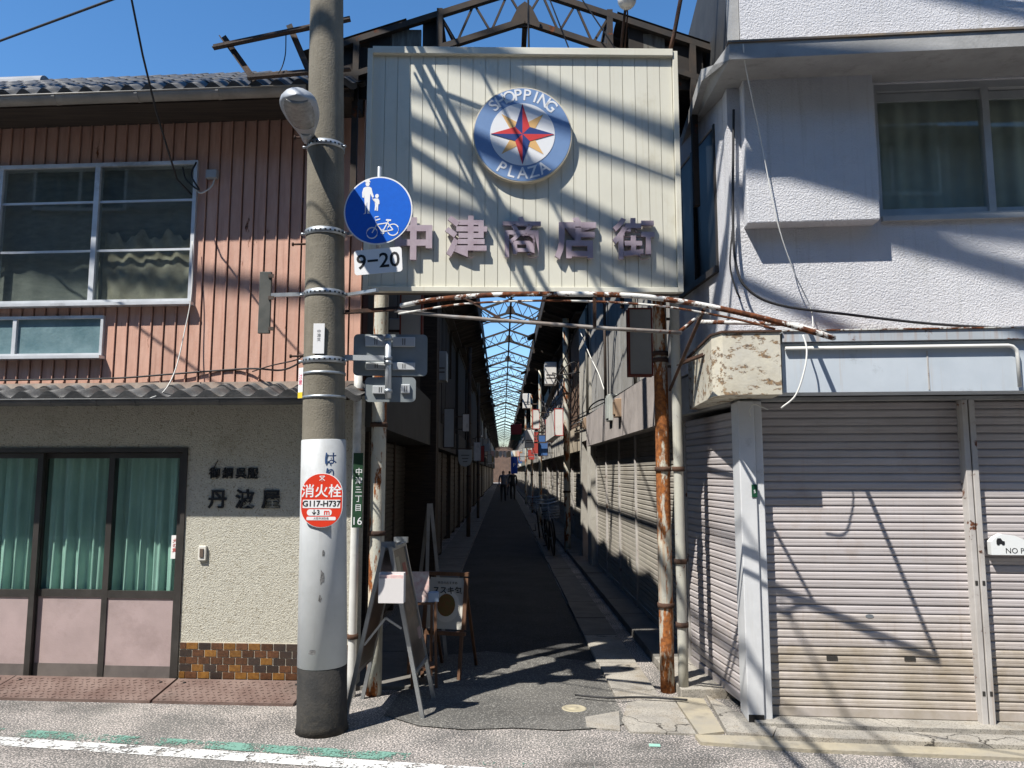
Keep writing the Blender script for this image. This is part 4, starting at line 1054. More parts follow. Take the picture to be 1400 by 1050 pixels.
s = MB(); s.tube([(a.x, -.01, a.z), (b.x, -.01, b.z)], .021, 12); s.build('mount_tube', mat('pale_steel_tube', (.5, .53, .55), rough=.4, metal=.4), bsg)
a, b = kx(472, 490), kx(526, 491)
s = MB(); s.bar((a.x - .02, -.02, a.z), (b.x, -.03, b.z), .03, .035); s.build('arm', MATS['pale_steel_tube'], bsg)
for py in (463, 490, 496, 535): 
    c = kx(531, py); s = MB(); s.lathe([(.024, -.012), (.029, -.01), (.029, .01), (.024, .012)], 12, (c.x, -.01, c.z)); s.build('clamp', M_STEEL, bsg)
# switch gear bracket on the left
jb = thing('bracket_box', 'dark steel bracket plate on an arm left of the pole', 'bracket', at(362, 412, PY))
b0 = at(362, 412, PY)
s = MB(); a, b = at(356, 372, PY) - b0, at(369, 456, PY) - b0; s.bev(a.x, b.x, -.012, .012, b.z, a.z, .003); s.build('plate', mat('dark_bracket', (.06, .065, .06), (.1, .1, .09), 9, .6), jb)
for py in (378, 408, 450): 
    c = at(370, py, PY) - b0; s = MB(); s.box(c.x - .01, c.x + .025, -.02, -.012, c.z - .012, c.z + .012); s.build('lug', M_DARKSTEEL, jb)
c = at(425, 402, PY) - b0; s = MB(); s.bar((.0, 0, at(364, 404, PY).z - b0.z), (c.x, 0, c.z), .02, .025); s.build('arm', M_STEEL, jb)
# ================================================================== overhead cables fixed to the pole
def wire(label, a, b, drop, r, n=18, m=None):
    s = MB(); s.tube(sag(a, b, drop, n), r, 6); return s.build('overhead_cable', m or M_CABLE, **tg(label, 'cable', 'overhead cables'))
PT = lambda z, dx=0, dy=0: Vector((PXZ(z) + dx, PY + dy, z))
_a, _b = at(-60, 78, 5.2), at(260, -40, 4.0)
wire('black cable crossing the top left corner of the sky', _a - (_b - _a) * 5, _b + (_b - _a) * 5, .0, .008)
_a, _b = at(172, -60, 4.6), at(180, 0, 4.7)
s = MB(); s.tube([_a + (_a - _b) * 30 + Vector((0, -4, 0)), _a] + [at(180, 0, 4.7), at(195, 75, 4.9), at(213, 150, 5.2), at(228, 200, 5.45), at(242, 245, 5.68), at(262, 266, 5.84)], .007, 6)
s.build('service_cable', M_CABLE, **tg('thin black wire coming down from the sky to the upper window corner', 'cable'))
for k, (z0, x1, y1, z1, r) in enumerate(((5.62, -1.0, -9, 5.9, .028), (5.78, -.6, -9, 6.3, .020), (5.5, -1.25, -9, 6.0, .010), (6.5, -.2, -9, 6.8, .012))):
    wire('cable running from the pole over the street out of the photo, %s' % ['lowest but one', 'second highest', 'lowest', 'highest'][k], PT(z0, .1, -.08), (x1, y1, z1), .25, r)
for k, (z, r, y0) in enumerate(((9.15, .042, 2.2), (9.75, .022, 2.3), (10.2, .036, 2.25), (10.9, .02, 2.3))):
    wire('high cable over the middle of the street out of the photo, %s of four' % ['lowest', 'second lowest', 'second highest', 'highest'][k], (-16, y0 + 2.75, z), (16, y0 - 2.75, z + .1), .1, r, 24)
for k, (p0, d, r, lb) in enumerate((((-2.4, 3.4, 8.14), (1, -.3), .045, 'thick sagging cable bundle slanting over the street out of the photo'), ((-1.69, 3.6, 7.12), (1, -.45), .032, 'cable slanting steeply over the street out of the photo'), ((-2.0, 2.9, 9.6), (1, -.28), .03, 'upper cable slanting over the street out of the photo'))):
    wire(lb, (p0[0] - 15 * d[0], p0[1] - 15 * d[1], p0[2]), (p0[0] + 15 * d[0], p0[1] + 15 * d[1], p0[2]), .0, r, 24)
wire('thin cable from the pole along the street to the right out of the photo', PT(5.5, .1, -.12), (14, PY - 2.7, 5.5), .25, .010)
for k, (z, r) in enumerate(((5.6, .02), (6.4, .025))):
    wire('cable running from the pole along the street to the left out of the photo, %s' % ['lower', 'upper'][k], PT(z, -.1, -.1), (-16, PY + 2.2, z + .2), .3, r)
# thin wires in front of the roof trusses
for px0, py0, px1, py1 in ((722, -10, 723, 72), (748, -10, 780, 72), (793, -5, 845, 72)):
    cable('stay_wire', 'thin dark stay wire dropping behind the signboard, %s of three' % ('leftmost' if px0 < 730 else 'middle' if px0 < 760 else 'rightmost'), [at(px0, py0, 5.5), at((px0 + px1) / 2, (py0 + py1) / 2, 5.52), at(px1, py1, 5.54)], .006 if px0 > 730 else .009)
# cables on the left house
Lp = lambda px, py, w=-.03: LF.pt(*(lambda q: (q[0], w, q[1]))(LF.uz(px, py, w)))
cable('wall_cable', 'black cable running along the red cladding just above the lower tiles', [Lp(-60, 521), Lp(60, 519), Lp(160, 517), Lp(240, 511), Lp(340, 504), Lp(385, 506, -.3), (PXZ(2.4) - PR(2.3), PY + .02, at(418, 492, PY).z)], .007)
cable('wall_cable', 'thin black wire sagging beside the pole over the red cladding', [Lp(345, 508, -.05), Lp(370, 500, -.2), at(405, 492, PY + .1), (PXZ(2.4) - PR(2.3), PY, at(418, 484, PY).z)], .005)
cable('hanging_cable', 'thin pale wire hanging from the upper window down to the lower tiles', [Lp(263, 330, -.06), Lp(262, 400, -.08), Lp(252, 455, -.12), Lp(240, 505, -.2), Lp(224, 535, -.32), Lp(204, 545, -.40)], .0045, M_WCABLE)
tb = on(LF, 'junction_box', 'small grey junction box on the cladding beside the upper window', 'box', LF.u(293, 241), 0, LF.z(293, 241))
s = MB(); s.bev(-.045, .045, -.06, -.012, -.035, .035, .006); s.build('case', mat('grey_plastic', (.34, .35, .36), rough=.5), tb)
s = MB(); s.tube(spline([(.02, -.03, -.03), (-.0, -.05, -.11), (-.08, -.06, -.16), (-.14, -.04, -.09)]), .006, 6); s.build('lead', M_WCABLE, tb)
s = MB(); s.tube(spline([(-.13, -.05, .1), (-.15, -.08, -.02), (-.08, -.08, -.14), (-.2, -.06, -.05), (-.24, -.05, .06)]), .007, 6); s.build('lead', M_CABLE, tb)

# ================================================================== signs standing at the lane mouth
M_ALF = mat('aluminium_frame', (.45, .47, .48), (.38, .4, .41), 12, .35, metal=.8)
M_POSTER = mat('dark_poster', (.05, .045, .04), (.12, .09, .07), 9, .3)
fA, fB = ground(479, 976), ground(573, 988); mid = (fA + fB) / 2
ang = rad(-4)
ab = thing('folding_sign', 'aluminium folding sign with a leaflet box nearest the concrete pole', 'sign', mid, rz=ang)
hw_ = (fB - fA).length / 2; zt_ = 1.10; dep = .42
for sgn_, lbl in ((-1, 'a'), (1, 'b')):
    pn = put('leaf', None, ab)
    P = lambda f, y, o=0: Vector((sgn_ * (hw_ * (1 - f) + .022 * f) + o * sgn_, y, zt_ * f))
    s = MB()
    for y in (0, dep): s.bar(P(0, y), P(1, y), .026, .026)
    s.bar(P(.26, .013), P(.26, dep - .013), .024, .024); s.bar(P(.985, .013), P(.985, dep - .013), .024, .024); s.build('tube_frame', M_ALF, pn)
    s = MB(); s._add([P(.27, .015, .004), P(.27, dep - .015, .004), P(.975, dep - .015, .004), P(.975, .015, .004), P(.27, .015, -.008), P(.27, dep - .015, -.008), P(.975, dep - .015, -.008), P(.975, .015, -.008)],
                     [(0, 1, 2, 3), (7, 6, 5, 4), (0, 4, 5, 1), (1, 5, 6, 2), (2, 6, 7, 3), (3, 7, 4, 0)]); s.build('poster_panel', M_POSTER, pn)
    for f0, f1, y0, y1, m in ((.84, .93, .06, .16, mat('poster_cream', (.3, .27, .2), rough=.4)), (.80, .88, .22, .33, mat('poster_red', (.2, .03, .03), rough=.4)), (.55, .72, .08, .42, mat('poster_brown', (.11, .08, .06), (.2, .15, .1), 20, .4)), (.40, .47, .3, .42, mat('poster_pink', (.28, .2, .2), rough=.4))):
        s = MB(); s._add([P(f0, y0, .0055), P(f0, y1, .0055), P(f1, y1, .0055), P(f1, y0, .0055)], [(0, 1, 2, 3)]); s.build('print', m, pn)
s = MB(); s.bar((-hw_ * .55, -.005, zt_ * .42), (0, -.005, zt_ * .58), .012, .014); s.build('hinge_stay', M_ALF, ab)
s = MB(); s.bar((hw_ * .42, -.005, zt_ * .52), (0, -.005, zt_ * .58), .012, .014); s.build('hinge_stay', M_ALF, ab)
s = MB(); s.box(-.05, .05, .03, .06, zt_ - .01, zt_ + .03); s.box(-.05, .05, .42, .45, zt_ - .01, zt_ + .03); s.build('hinge', M_ALF, ab)
lbx = at(536, 802, fB.y - .05)
lb_ = thing('leaflet_box', 'white acrylic leaflet box with a pink rim on the folding sign', 'box', lbx, rz=ang)
M_ACR = mat('white_acrylic', (.62, .60, .60), rough=.3); M_PINKP = mat('pink_leaflet', (.62, .40, .40), (.66, .55, .52), 40, .5)
s = MB(); s.box(-.082, .082, -.03, -.026, -.10, .055); s.box(-.082, -.078, -.026, .03, -.10, .09); s.box(.078, .082, -.026, .03, -.10, .09); s.box(-.078, .078, .026, .03, -.10, .09); s.box(-.078, .078, -.026, .026, -.10, -.096); s.build('tray', M_ACR, lb_)
s = MB(); s.box(-.075, .075, -.02, .02, -.09, .075); s.build('leaflets', M_PINKP, lb_)
# wooden stand with papers
M_WOOD = mat('brown_wood', (.13, .065, .035), (.09, .045, .025), 9, .6, stretch=(6, 6, .5))
wd = thing('wooden_stand', 'low wooden stand holding paper notices behind the folding sign', 'stand', (*ground(577, 935).xy, 0), rz=rad(12))
for x in (-.09, .09):
    for y, t in ((-.16, .06), (.2, -.06)):
        s = MB(); s.bar((x, y, 0), (x * .9, y + t, .62), .02, .016); s.build('leg', M_WOOD, wd)
for z, y in ((.12, 0), (.60, 0)):
    s = MB(); s.box(-.09, .09, -.1, .12, z, z + .015); s.build('shelf', M_WOOD, wd)
s = MB(); s._add([(-.11, -.06, .617), (.04, -.09, .617), (.04, -.02, .835), (-.11, .01, .835), (-.11, -.055, .617), (.04, -.085, .617), (.04, -.015, .835), (-.11, .015, .835)], [(0, 1, 2, 3), (7, 6, 5, 4), (0, 4, 5, 1), (1, 5, 6, 2), (2, 6, 7, 3), (3, 7, 4, 0)])
pn_ = s.build('paper_notice', mat('printed_paper', (.55, .5, .46), (.45, .3, .28), 22, .6), None, (*ground(577, 935).xy, .001), rad(12), **tg('pinkish printed notice standing on the wooden stand', 'notice'))
s = MB(); s.bev(.03, .11, -.10, -.03, .617, .69, .004); s.build('tissue_box', mat('pale_blue_card', (.25, .33, .45), rough=.6), None, (*ground(577, 935).xy, .001), rad(12), **tg('small pale blue box on the wooden stand', 'box'))
# menu board
mb0 = at(610, 824, 6.3)
mb = thing('menu_board', 'wood-framed white menu board with a plate of food picture', 'sign', (mb0.x, mb0.y, 0), rz=rad(-14))
mw, mz0, mz1 = .15, at(610, 858, 6.3).z, at(610, 790, 6.3).z
T = lambda x, z, y=0: (x, (z) * .18 - .12 + y, z)
s = MB()
for a, b in (((-mw - .03, mz0 - .03), (mw + .03, mz0 - .03)), ((-mw - .03, mz1 + .03), (mw + .03, mz1 + .03)), ((-mw - .015, mz0), (-mw - .015, mz1)), ((mw + .015, mz0), (mw + .015, mz1))):
    s.bar(T(*a), T(*b), .03, .03)
s.build('wood_frame', M_WOOD, mb)
def lean(poly, y, m, name):
    s = MB(); n = len(poly); vs = [T(x, z, y) for x, z in poly] + [T(x, z, y + .004) for x, z in poly]
    s._add(vs, [tuple(range(n)), tuple(range(2 * n - 1, n - 1, -1))] + [((i + 1) % n, i, n + i, n + (i + 1) % n) for i in range(n)]); return s.build(name, m, mb)
lean([(-mw, mz0), (mw, mz0), (mw, mz1), (-mw, mz1)], 0, mat('menu_paper', (.45, .44, .40), rough=.6), 'paper')
lean([(.01 + .11 * math.cos(t), mz0 + .17 + .12 * math.sin(t)) for t in [2 * math.pi * k / 24 for k in range(24)]], -.005, mat('menu_plate', (.55, .53, .48), rough=.6), 'plate_picture')
lean([(.01 + .075 * math.cos(t), mz0 + .18 + .085 * math.sin(t)) for t in [2 * math.pi * k / 20 for k in range(20)]], -.010, mat('menu_food', (.10, .085, .02), (.16, .06, .02), 30, .6), 'food_picture')
letters('ススキ包', .062, M_INK, mb, T(0.01, mz1 - .10, -.008), .0006, .001, rot=(rad(-10), 0, 0))
letters('本日のおすすめ', .024, M_INK, mb, T(0.01, mz1 - .04, -.008), .0006, rot=(rad(-10), 0, 0))
for x in (-.15, .15):
    s = MB(); s.bar((x, -.12, 0), T(x, mz0), .025, .025); s.build('leg', M_WOOD, mb); s = MB(); s.bar((x, .35, 0), T(x, mz1), .02, .02); s.build('leg', M_WOOD, mb)
es0 = at(585, 770, 6.9)
es = thing('folded_easel', 'grey folded easel leaning behind the menu board', 'easel', (es0.x, es0.y, 0), rz=rad(10))
for a, b in (((-.02, -.1, 0), (.0, .0, 1.32)), ((.16, -.1, 0), (.02, 0, 1.32)), ((-.12, .25, 0), (.0, 0.02, 1.3))):
    s = MB(); s.bar(a, b, .03, .02); s.build('leg', mat('pale_grey_wood', (.3, .3, .29), (.22, .22, .2), 8, .7), es)
s = MB(); s.bar((.0, -.05, .6), (.10, -.05, .6), .02, .02); s.build('ledge', MATS['pale_grey_wood'], es)
# ================================================================== arcade roof frame over the lane
arc_ = thing('arcade_roof_frame', 'open rusted steel roof trusses running the length of the lane', 'roof frame', AF.p, AF.a)
M_TRUSS = mat('dark_rusted_truss', (.03, .027, .025), (.055, .04, .03), 9, .8, rust=.2)
M_SHEET = mat('blackened_roof_sheet', (.025, .022, .02), (.045, .038, .033), 3, .9, rust=.1)
HS = .66
def chz(u, top): return (5.36 if top else 5.08) - .345 * abs(u)
def truss(y, detail):
    t = put('truss', None, arc_, (0, y, 0))
    bars = []
    for sg in (-1, 1):
        bars.append(('lower_chord', (0, 0, chz(0, 0)), (sg * 1.42, 0, chz(1.42, 0)), .046))
        bars.append(('upper_chord', (0, 0, chz(0, 1)), (sg * 1.5, 0, chz(1.5, 1)), .046))
        k = 5; us = [HS * i / k for i in range(k + 1)]
        for i in range(k):
            a, b = us[i], us[i + 1]
            if i % 2 == 0: bars.append(('web_strut', (sg * a, 0, chz(a, 0)), (sg * b, 0, chz(b, 1)), .016))
            else: bars.append(('web_strut', (sg * a, 0, chz(a, 1)), (sg * b, 0, chz(b, 0)), .016))
        bars.append(('side_post', (sg * HS, 0, chz(HS, 0) - .12), (sg * HS, 0, chz(HS, 1) + .04), .045))
        bars.append(('side_post', (sg * 1.30, 0, 3.6), (sg * 1.30, 0, chz(1.3, 1)), .045))
    if detail:
        for nm, a, b, w in bars:
            s = MB(); s.bar(a, b, w, w); s.build(nm, M_TRUSS, t)
        s = MB(); s.prism([(-.13, 5.03), (.13, 5.03), (.05, 5.2), (0, 5.24), (-.05, 5.2)], -.012, .012); s.build('gusset', M_TRUSS, t)
    else:
        s = MB()
        for nm, a, b, w in bars: s.bar(a, b, w, w)
        s.build('truss_bars', M_TRUSS, t)
ys = [0.02 + 3.65 * k for k in range(30)]
for k, y in enumerate(ys): truss(y, k < 6)
rng = random.Random(11)
for k in range(29):
    y0, y1 = ys[k], ys[k + 1]
    for u, z in ((-HS, chz(HS, 1)), (HS, chz(HS, 1)), (0, chz(0, 0) - .03)):
        s = MB(); s.bar((u, y0, z), (u, y1, z), .04, .04); s.build('purlin', M_TRUSS, arc_)
    if k < 12:
        s = MB(); m_ = (y0 + y1) / 2; s.bar((-HS, m_, chz(HS, 1) + .02), (0, m_, chz(0, 1)), .025); s.bar((HS, m_, chz(HS, 1) + .02), (0, m_, chz(0, 1)), .025); s.build('rafter', M_TRUSS, arc_)
        if k % 2:
            s = MB(); s.bar((-HS, y0, chz(HS, 0)), (HS, y0, chz(HS, 0)), .02); s.build('tie_rod', M_TRUSS, arc_)
        s = MB(); s.bar((-HS, y0, chz(HS, 1)), (0, y1, chz(0, 1)), .016); s.bar((HS, y0, chz(HS, 1)), (0, y1, chz(0, 1)), .016); s.build('wind_brace', M_TRUSS, arc_)
    for sg in (-1, 1):
        # corrugated side sheet, inner edge uneven, and cut back near left to let sun in
        def fn(i, j, sg=sg, y0=y0, y1=y1):
            y = y0 + (y1 - y0) * j; e = (.88 if (sg < 0 and y < 7.0) else HS + .02) + .05 * abs(math.sin(y * 1.7 + sg)) ; u = e + i * (1.75 - e)
            return (sg * u, y, chz(u, 1) + .05 + .012 * math.sin(y * 2 * math.pi / .18))
        s = MB(); s.grid(fn, 3, 48, False); s.build('roof_sheet', M_SHEET, arc_)
        if k < 14 and not (sg < 0 and k < 2):  # left edge boards omitted near the entrance so sun reaches the right shutters
            s = MB(); d = rng.uniform(.12, .42); s.box(sg * HS - .01, sg * HS + .01, y0 + .05, y1 - .05, chz(HS, 1) - d, chz(HS, 1)); s.build('edge_board', M_SHEET, arc_)
for k in range(16):
    y0 = 6.5 + k * 2.3; sg = rng.choice((-1, 1)); u0 = sg * HS; z0 = chz(HS, 1) - rng.uniform(0, .2)
    s = MB(); s.bar((u0, y0, z0), (u0 - sg * rng.uniform(.2, .9), y0 + rng.uniform(-.8, .8), z0 + rng.uniform(-.25, .2)), .03, .02); s.build('loose_bar', M_TRUSS, arc_)
    if k % 3 == 0:
        s = MB(); s._add([(u0, y0, z0), (u0 - sg * .22, y0 + .1, z0 - .12), (u0 - sg * .18, y0 + .9, z0 - .05), (u0, y0 + 1.0, z0), (u0, y0, z0 + .02), (u0 - sg * .22, y0 + .1, z0 - .1), (u0 - sg * .18, y0 + .9, z0 - .03), (u0, y0 + 1.0, z0 + .02)], [(0, 1, 2, 3), (7, 6, 5, 4), (0, 4, 5, 1), (1, 5, 6, 2), (2, 6, 7, 3), (3, 7, 4, 0)]); s.build('hanging_sheet', M_SHEET, arc_)
# weathered boards closing the front gable each side
M_GBOARD = mat('grey_weathered_board', (.20, .20, .18), (.10, .09, .075), 7, .9, stretch=(4, 4, .6), rust=.15)
for px0, px1, py0, py1, mm in ((536, 577, 5, 70, M_GBOARD), (506, 535, 22, 70, M_SHEET), (880, 908, 24, 74, M_GBOARD), (860, 879, 30, 74, M_SHEET), (909, 960, 42, 80, M_SHEET), (578, 604, 12, 66, M_SHEET), (462, 505, 40, 95, M_SHEET)):
    a = AF.inv(at(px0, py1, 5.66)); b = AF.inv(at(px1, py0, 5.66))
    s = MB(); s.box(a.x, b.x, .05, .07, min(a.z, b.z) - .25, min(b.z, chz(max(abs(a.x), abs(b.x)), 1) + .02)); s.build('gable_board', mm, arc_)

# ================================================================== shops along the lane
def lane_root(side, y0, y1, name, label, cat, group=None, off=0.0):
    if side > 0: return thing(name, label, cat, AF.pt(1.30 + off, y1, 0), AF.a - math.pi / 2, group)
    return thing(name, label, cat, AF.pt(-1.25 - off, y0, 0), AF.a + math.pi / 2, group)
M_LSLAT = mat('cream_lane_shutter', (.38, .355, .31), (.32, .295, .255), 3, .55, vary=.05, grime=.3, grimecol=(.2, .16, .1))
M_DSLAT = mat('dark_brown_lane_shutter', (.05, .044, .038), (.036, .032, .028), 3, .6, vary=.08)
M_PFASC = mat('pink_grey_render', (.40, .36, .34), (.31, .28, .265), 4, .9, grime=.4, bump=.2)
M_GCLAD = mat('grey_lane_cladding', (.33, .325, .31), (.25, .245, .235), 4, .8, vary=.10, streak=.35, streakcol=(.10, .085, .06))
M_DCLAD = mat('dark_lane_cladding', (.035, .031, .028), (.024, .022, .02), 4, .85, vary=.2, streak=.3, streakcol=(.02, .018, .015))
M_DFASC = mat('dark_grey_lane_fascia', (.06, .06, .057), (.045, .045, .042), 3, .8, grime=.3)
def lane_shop(side, y0, y1, label, wallm, fascm, slatm, bays, detail, ztop=4.55, zf=(2.02, 2.52), proud=.0, recess=.22, off=0.0, depth=3.0):
    L = y1 - y0
    r = lane_root(side, y0, y1, 'lane_shop', label, 'shop', 'shops along the lane', off)
    s = MB(); s.box(0, L, .30, depth, 0, ztop - .02); s.build('body', wallm if not detail else M_WOODD, r)
    s = MB(); s.box(0, L, -proud, .30, zf[0], zf[1]); s.build('fascia', fascm, r)
    s = MB(); s.box(0, L, .0, .30, ztop - .06, ztop + .02); s.box(0, L, -.14, depth, ztop + .03, ztop + .07); s.build('roof_edge', M_SHEET, r)
    if detail:
        pit = .19; n = int(L / pit); st = MB(); st.prof([(.02, 0), (.29, 0), (.29, 1), (.02, 1)], .006, L / n - .006)
        me = st.mesh('wall_board', wallm)
        for i in range(n): put('wall_board', me, r, (i * L / n, random.uniform(-.006, .006), zf[1]), scale=(1, 1, ztop - .08 - zf[1]))
    else:
        s = MB(); s.box(0, L, .02, .30, zf[1], ztop - .06); s.build('upper_wall', wallm, r)
    # bays
    bw = L / bays
    for k in range(bays + 1):
        s = MB(); x = min(max(k * bw, .05), L - .05); s.bev(x - .022, x + .022, recess - .03, .30, 0, zf[0], .004); s.build('pier', M_RAIL if side > 0 else M_DARKSTEEL, r)
    for k in range(bays):
        a, b = k * bw + .024, (k + 1) * bw - .024
        if detail:
            t = put('roller_shutter', None, r, (a, recess, 0)); shutter_parts(t, b - a, .07, zf[0], slatm)
        else:
            s = MB(); z = .07
            while z < zf[0] - .02:
                s.prof([(y, zz * 2.2) for y, zz in SPROF], a, b); 
                for q in range(len(s.v) - 2 * len(SPROF), len(s.v)): v = s.v[q]; s.v[q] = (v[0], v[1] + recess, v[2] + z)
                z += PITCH_S * 2.2
            s.build('roller_shutter', slatm, r)
    return r
lane_shop(1, .87, 7.2, 'grey-boarded shop with cream shutters, first on the right of the lane', M_GCLAD, M_PFASC, M_LSLAT, 5, True, 4.55, recess=.10, proud=.07)
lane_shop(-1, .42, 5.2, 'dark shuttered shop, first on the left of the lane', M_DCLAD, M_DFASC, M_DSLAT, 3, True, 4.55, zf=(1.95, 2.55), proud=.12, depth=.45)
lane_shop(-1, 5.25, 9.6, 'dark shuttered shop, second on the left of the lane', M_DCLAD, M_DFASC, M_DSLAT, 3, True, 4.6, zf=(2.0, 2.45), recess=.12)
M_OFF = mat('offwhite_render', (.46, .44, .39), (.37, .35, .31), 3, .9, grime=.35)
M_BEI = mat('beige_render', (.42, .36, .28), (.34, .29, .22), 3, .9, grime=.35)
M_GRN = mat('grey_green_sheet', (.20, .24, .22), (.15, .18, .17), 3, .8, grime=.3)
M_BRN = mat('brown_sheet', (.16, .10, .07), (.11, .07, .05), 3, .8, grime=.3)
pal = [M_OFF, M_GCLAD, M_BEI, M_GRN, M_PFASC, M_BRN]
ords = ['second', 'third', 'fourth', 'fifth', 'sixth', 'seventh', 'eighth', 'ninth', 'tenth', 'eleventh', 'twelfth', 'thirteenth', 'fourteenth', 'fifteenth', 'sixteenth', 'seventeenth', 'eighteenth']
y = 9.0; k = 0; rng = random.Random(5)
while y < 106 and k < 15:
    L = rng.uniform(3.4, 5.2) if k < 9 else 9.5
    lane_shop(1, y + .03, y + L, 'narrow two-storey shop, %s on the right of the lane' % ords[k + 1], rng.choice(pal), rng.choice(pal), M_LSLAT, 2, False, rng.uniform(4.3, 4.7), off=rng.uniform(-.06, .08))
    y += L; k += 1
y = 9.65; k = 0
while y < 106 and k < 14:
    L = rng.uniform(3.6, 5.4) if k < 9 else 10.5
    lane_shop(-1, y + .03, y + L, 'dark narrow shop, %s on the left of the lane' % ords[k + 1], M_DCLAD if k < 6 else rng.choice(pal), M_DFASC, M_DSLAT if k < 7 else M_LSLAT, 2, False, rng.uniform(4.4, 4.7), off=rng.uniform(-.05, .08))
    y += L; k += 1
# white concrete entrance, second building on the right
r2 = lane_root(1, 7.25, 9.0, 'white_entrance', 'white rendered doorway after the first shop on the right', 'building', None)
s = MB(); s.box(0, 1.75, .3, 3, 0, 4.5); s.box(0, .35, 0, .3, 0, 4.5); s.box(1.2, 1.75, 0, .3, 0, 4.5); s.box(.35, 1.2, 0, .3, 2.15, 4.5); s.build('wall', M_OFF, r2)
s = MB(); s.box(.36, 1.19, .24, .28, .03, 2.14); s.build('door', M_BRN, r2)
s = MB(); s.bev(.42, .46, .20, .24, .95, 1.1, .004); s.build('handle', M_STEEL, r2)
# lightboxes
M_RFRAME = mat('red_sign_frame', (.45, .05, .04), (.33, .04, .03), 8, .5); M_RBFRAME = mat('brown_red_sign_frame', (.16, .035, .025), rough=.5)
M_LBOX = mat('white_lightbox', (.70, .68, .65), (.62, .6, .57), 3, .4, grime=.1); M_LBOXG = mat('grey_and_shaded_white_lightbox', (.36, .38, .39), (.30, .32, .33), 3, .4)  # the grey also puts shade into the colour of white sign boxes
def lightbox(P, w, hgt, d, fm, bm_, label, arm=0.0, group='box signs along the lane'):
    t = thing('box_sign', label, 'sign', P, AF.a, group)
    s = MB(); s.box(-w / 2 + .012, w / 2 - .012, .004, d - .004, -hgt / 2 + .012, hgt / 2 - .012); s.build('lightbox', bm_, t)
    s = MB(); f = max(.012, w * .07)
    for y0, y1 in ((0, .02), (d - .02, d)):
        s.box(-w / 2, w / 2, y0, y1, hgt / 2 - f, hgt / 2); s.box(-w / 2, w / 2, y0, y1, -hgt / 2, -hgt / 2 + f); s.box(-w / 2, -w / 2 + f, y0, y1, -hgt / 2 + f, hgt / 2 - f); s.box(w / 2 - f, w / 2, y0, y1, -hgt / 2 + f, hgt / 2 - f)
    s.build('frame', fm, t)
    if arm:
        for z in (hgt * .35, -hgt * .35):
            s = MB(); s.bar((math.copysign(w / 2, arm), d / 2, z), (arm, d / 2, z), .02, .02); s.build('arm', M_DARKSTEEL, t)
    return t
P = at(876, 467, 6.15); lightbox(P, .20, .56, .10, M_RBFRAME, M_LBOXG, 'white box sign coloured grey for shade with a dark red frame beside the right-hand post', .26)
P = at(562, 424, 6.3); lightbox(P, .19, .48, .10, M_RBFRAME, M_LBOXG, 'white box sign coloured grey for shade with a dark red frame under the left end of the signboard', -.26)
P = at(764, 577, 14.6); lightbox(P, .17, .52, 3.2, M_RFRAME, M_LBOX, 'long white box sign with a red frame on the right wall of the lane', .25)
P = at(733, 573, 19.5); lightbox(P, .18, .5, .2, M_RFRAME, M_LBOX, 'small white box sign with a red frame farther down the right wall', .4)
P = at(614, 585, 14.0); lightbox(P, .20, .72, .14, M_DARKSTEEL, M_LBOXG, 'tall grey box sign on the left wall of the lane', -.4)
P = at(637, 578, 17.0); lightbox(P, .16, .40, .14, M_DARKSTEEL, M_LBOX, 'small whitish box sign beyond the tall grey one on the left', -.4)
P = at(636, 626, 17.0)
sh = thing('shield_sign', 'pale shield-shaped hanging sign on the left of the lane', 'sign', P, AF.a)
s = MB(); s.prism([(-.15, .18), (-.15, -.06), (-.11, -.15), (0, -.2), (.11, -.15), (.15, -.06), (.15, .18)], -.015, .015); s.build('board', mat('pale_sign_board', (.34, .37, .38), rough=.5), sh)
s = MB(); s.bar((-.5, 0, .2), (.15, 0, .2), .02); s.build('arm', M_DARKSTEEL, sh)
for i in range(3):
    s = MB(); s.box(-.09 + .02 * i, .09 - .02 * i, -.017, -.0151, .05 - .07 * i, .065 - .07 * i); s.build('print', M_DARKSTEEL, sh)
# dark red and green hanging boards, blue banner
for px0, py0, px1, py1, Y, m, lb in ((698, 580, 713, 594, 24, mat('dark_red_board', (.22, .03, .03), rough=.6), 'dark red board hanging over the right of the lane'), (698, 594, 712, 602, 24.2, mat('dark_green_board', (.03, .08, .06), rough=.6), 'dark green board just below the dark red one')):
    a, b = at(px0, py1, Y), at(px1, py0, Y)
    t = thing('hanging_board', lb, 'sign', (a + b) / 2, AF.a); s = MB(); s.bev(-(b.x - a.x) / 2, (b.x - a.x) / 2, -.03, .03, -(b.z - a.z) / 2, (b.z - a.z) / 2, .01); s.build('board', m, t)
    s = MB(); s.bar((0, 0, 0), (.9, 0, .05), .025); s.build('arm', M_DARKSTEEL, t)
a = at(703, 636, 30)
bn = thing('blue_banner', 'blue vertical banner hanging far down the lane', 'banner', a, AF.a)
s = MB(); s.grid(lambda i, j: (-.13 + .26 * i, .02 * math.sin(5 * i + 3 * j), -.32 + .64 * j), 6, 8); s.build('cloth', mat('banner_blue', (.02, .08, .45), rough=.7), bn)
s = MB(); s.bar((-.15, 0, .33), (.9, 0, .33), .02); s.build('rod', M_STEEL, bn)
letters('P', .2, M_REFW, bn, (0, -.03, 0), .001)
rng = random.Random(21); cols = [M_LBOX, M_LBOXG, mat('sign_ochre', (.4, .25, .05)), mat('sign_red2', (.35, .05, .04)), mat('sign_blue2', (.05, .12, .3)), M_OFF]
sl_ = ['third', 'fourth', 'fifth', 'sixth', 'seventh', 'eighth', 'ninth', 'tenth', 'eleventh', 'twelfth', 'thirteenth', 'fourteenth']
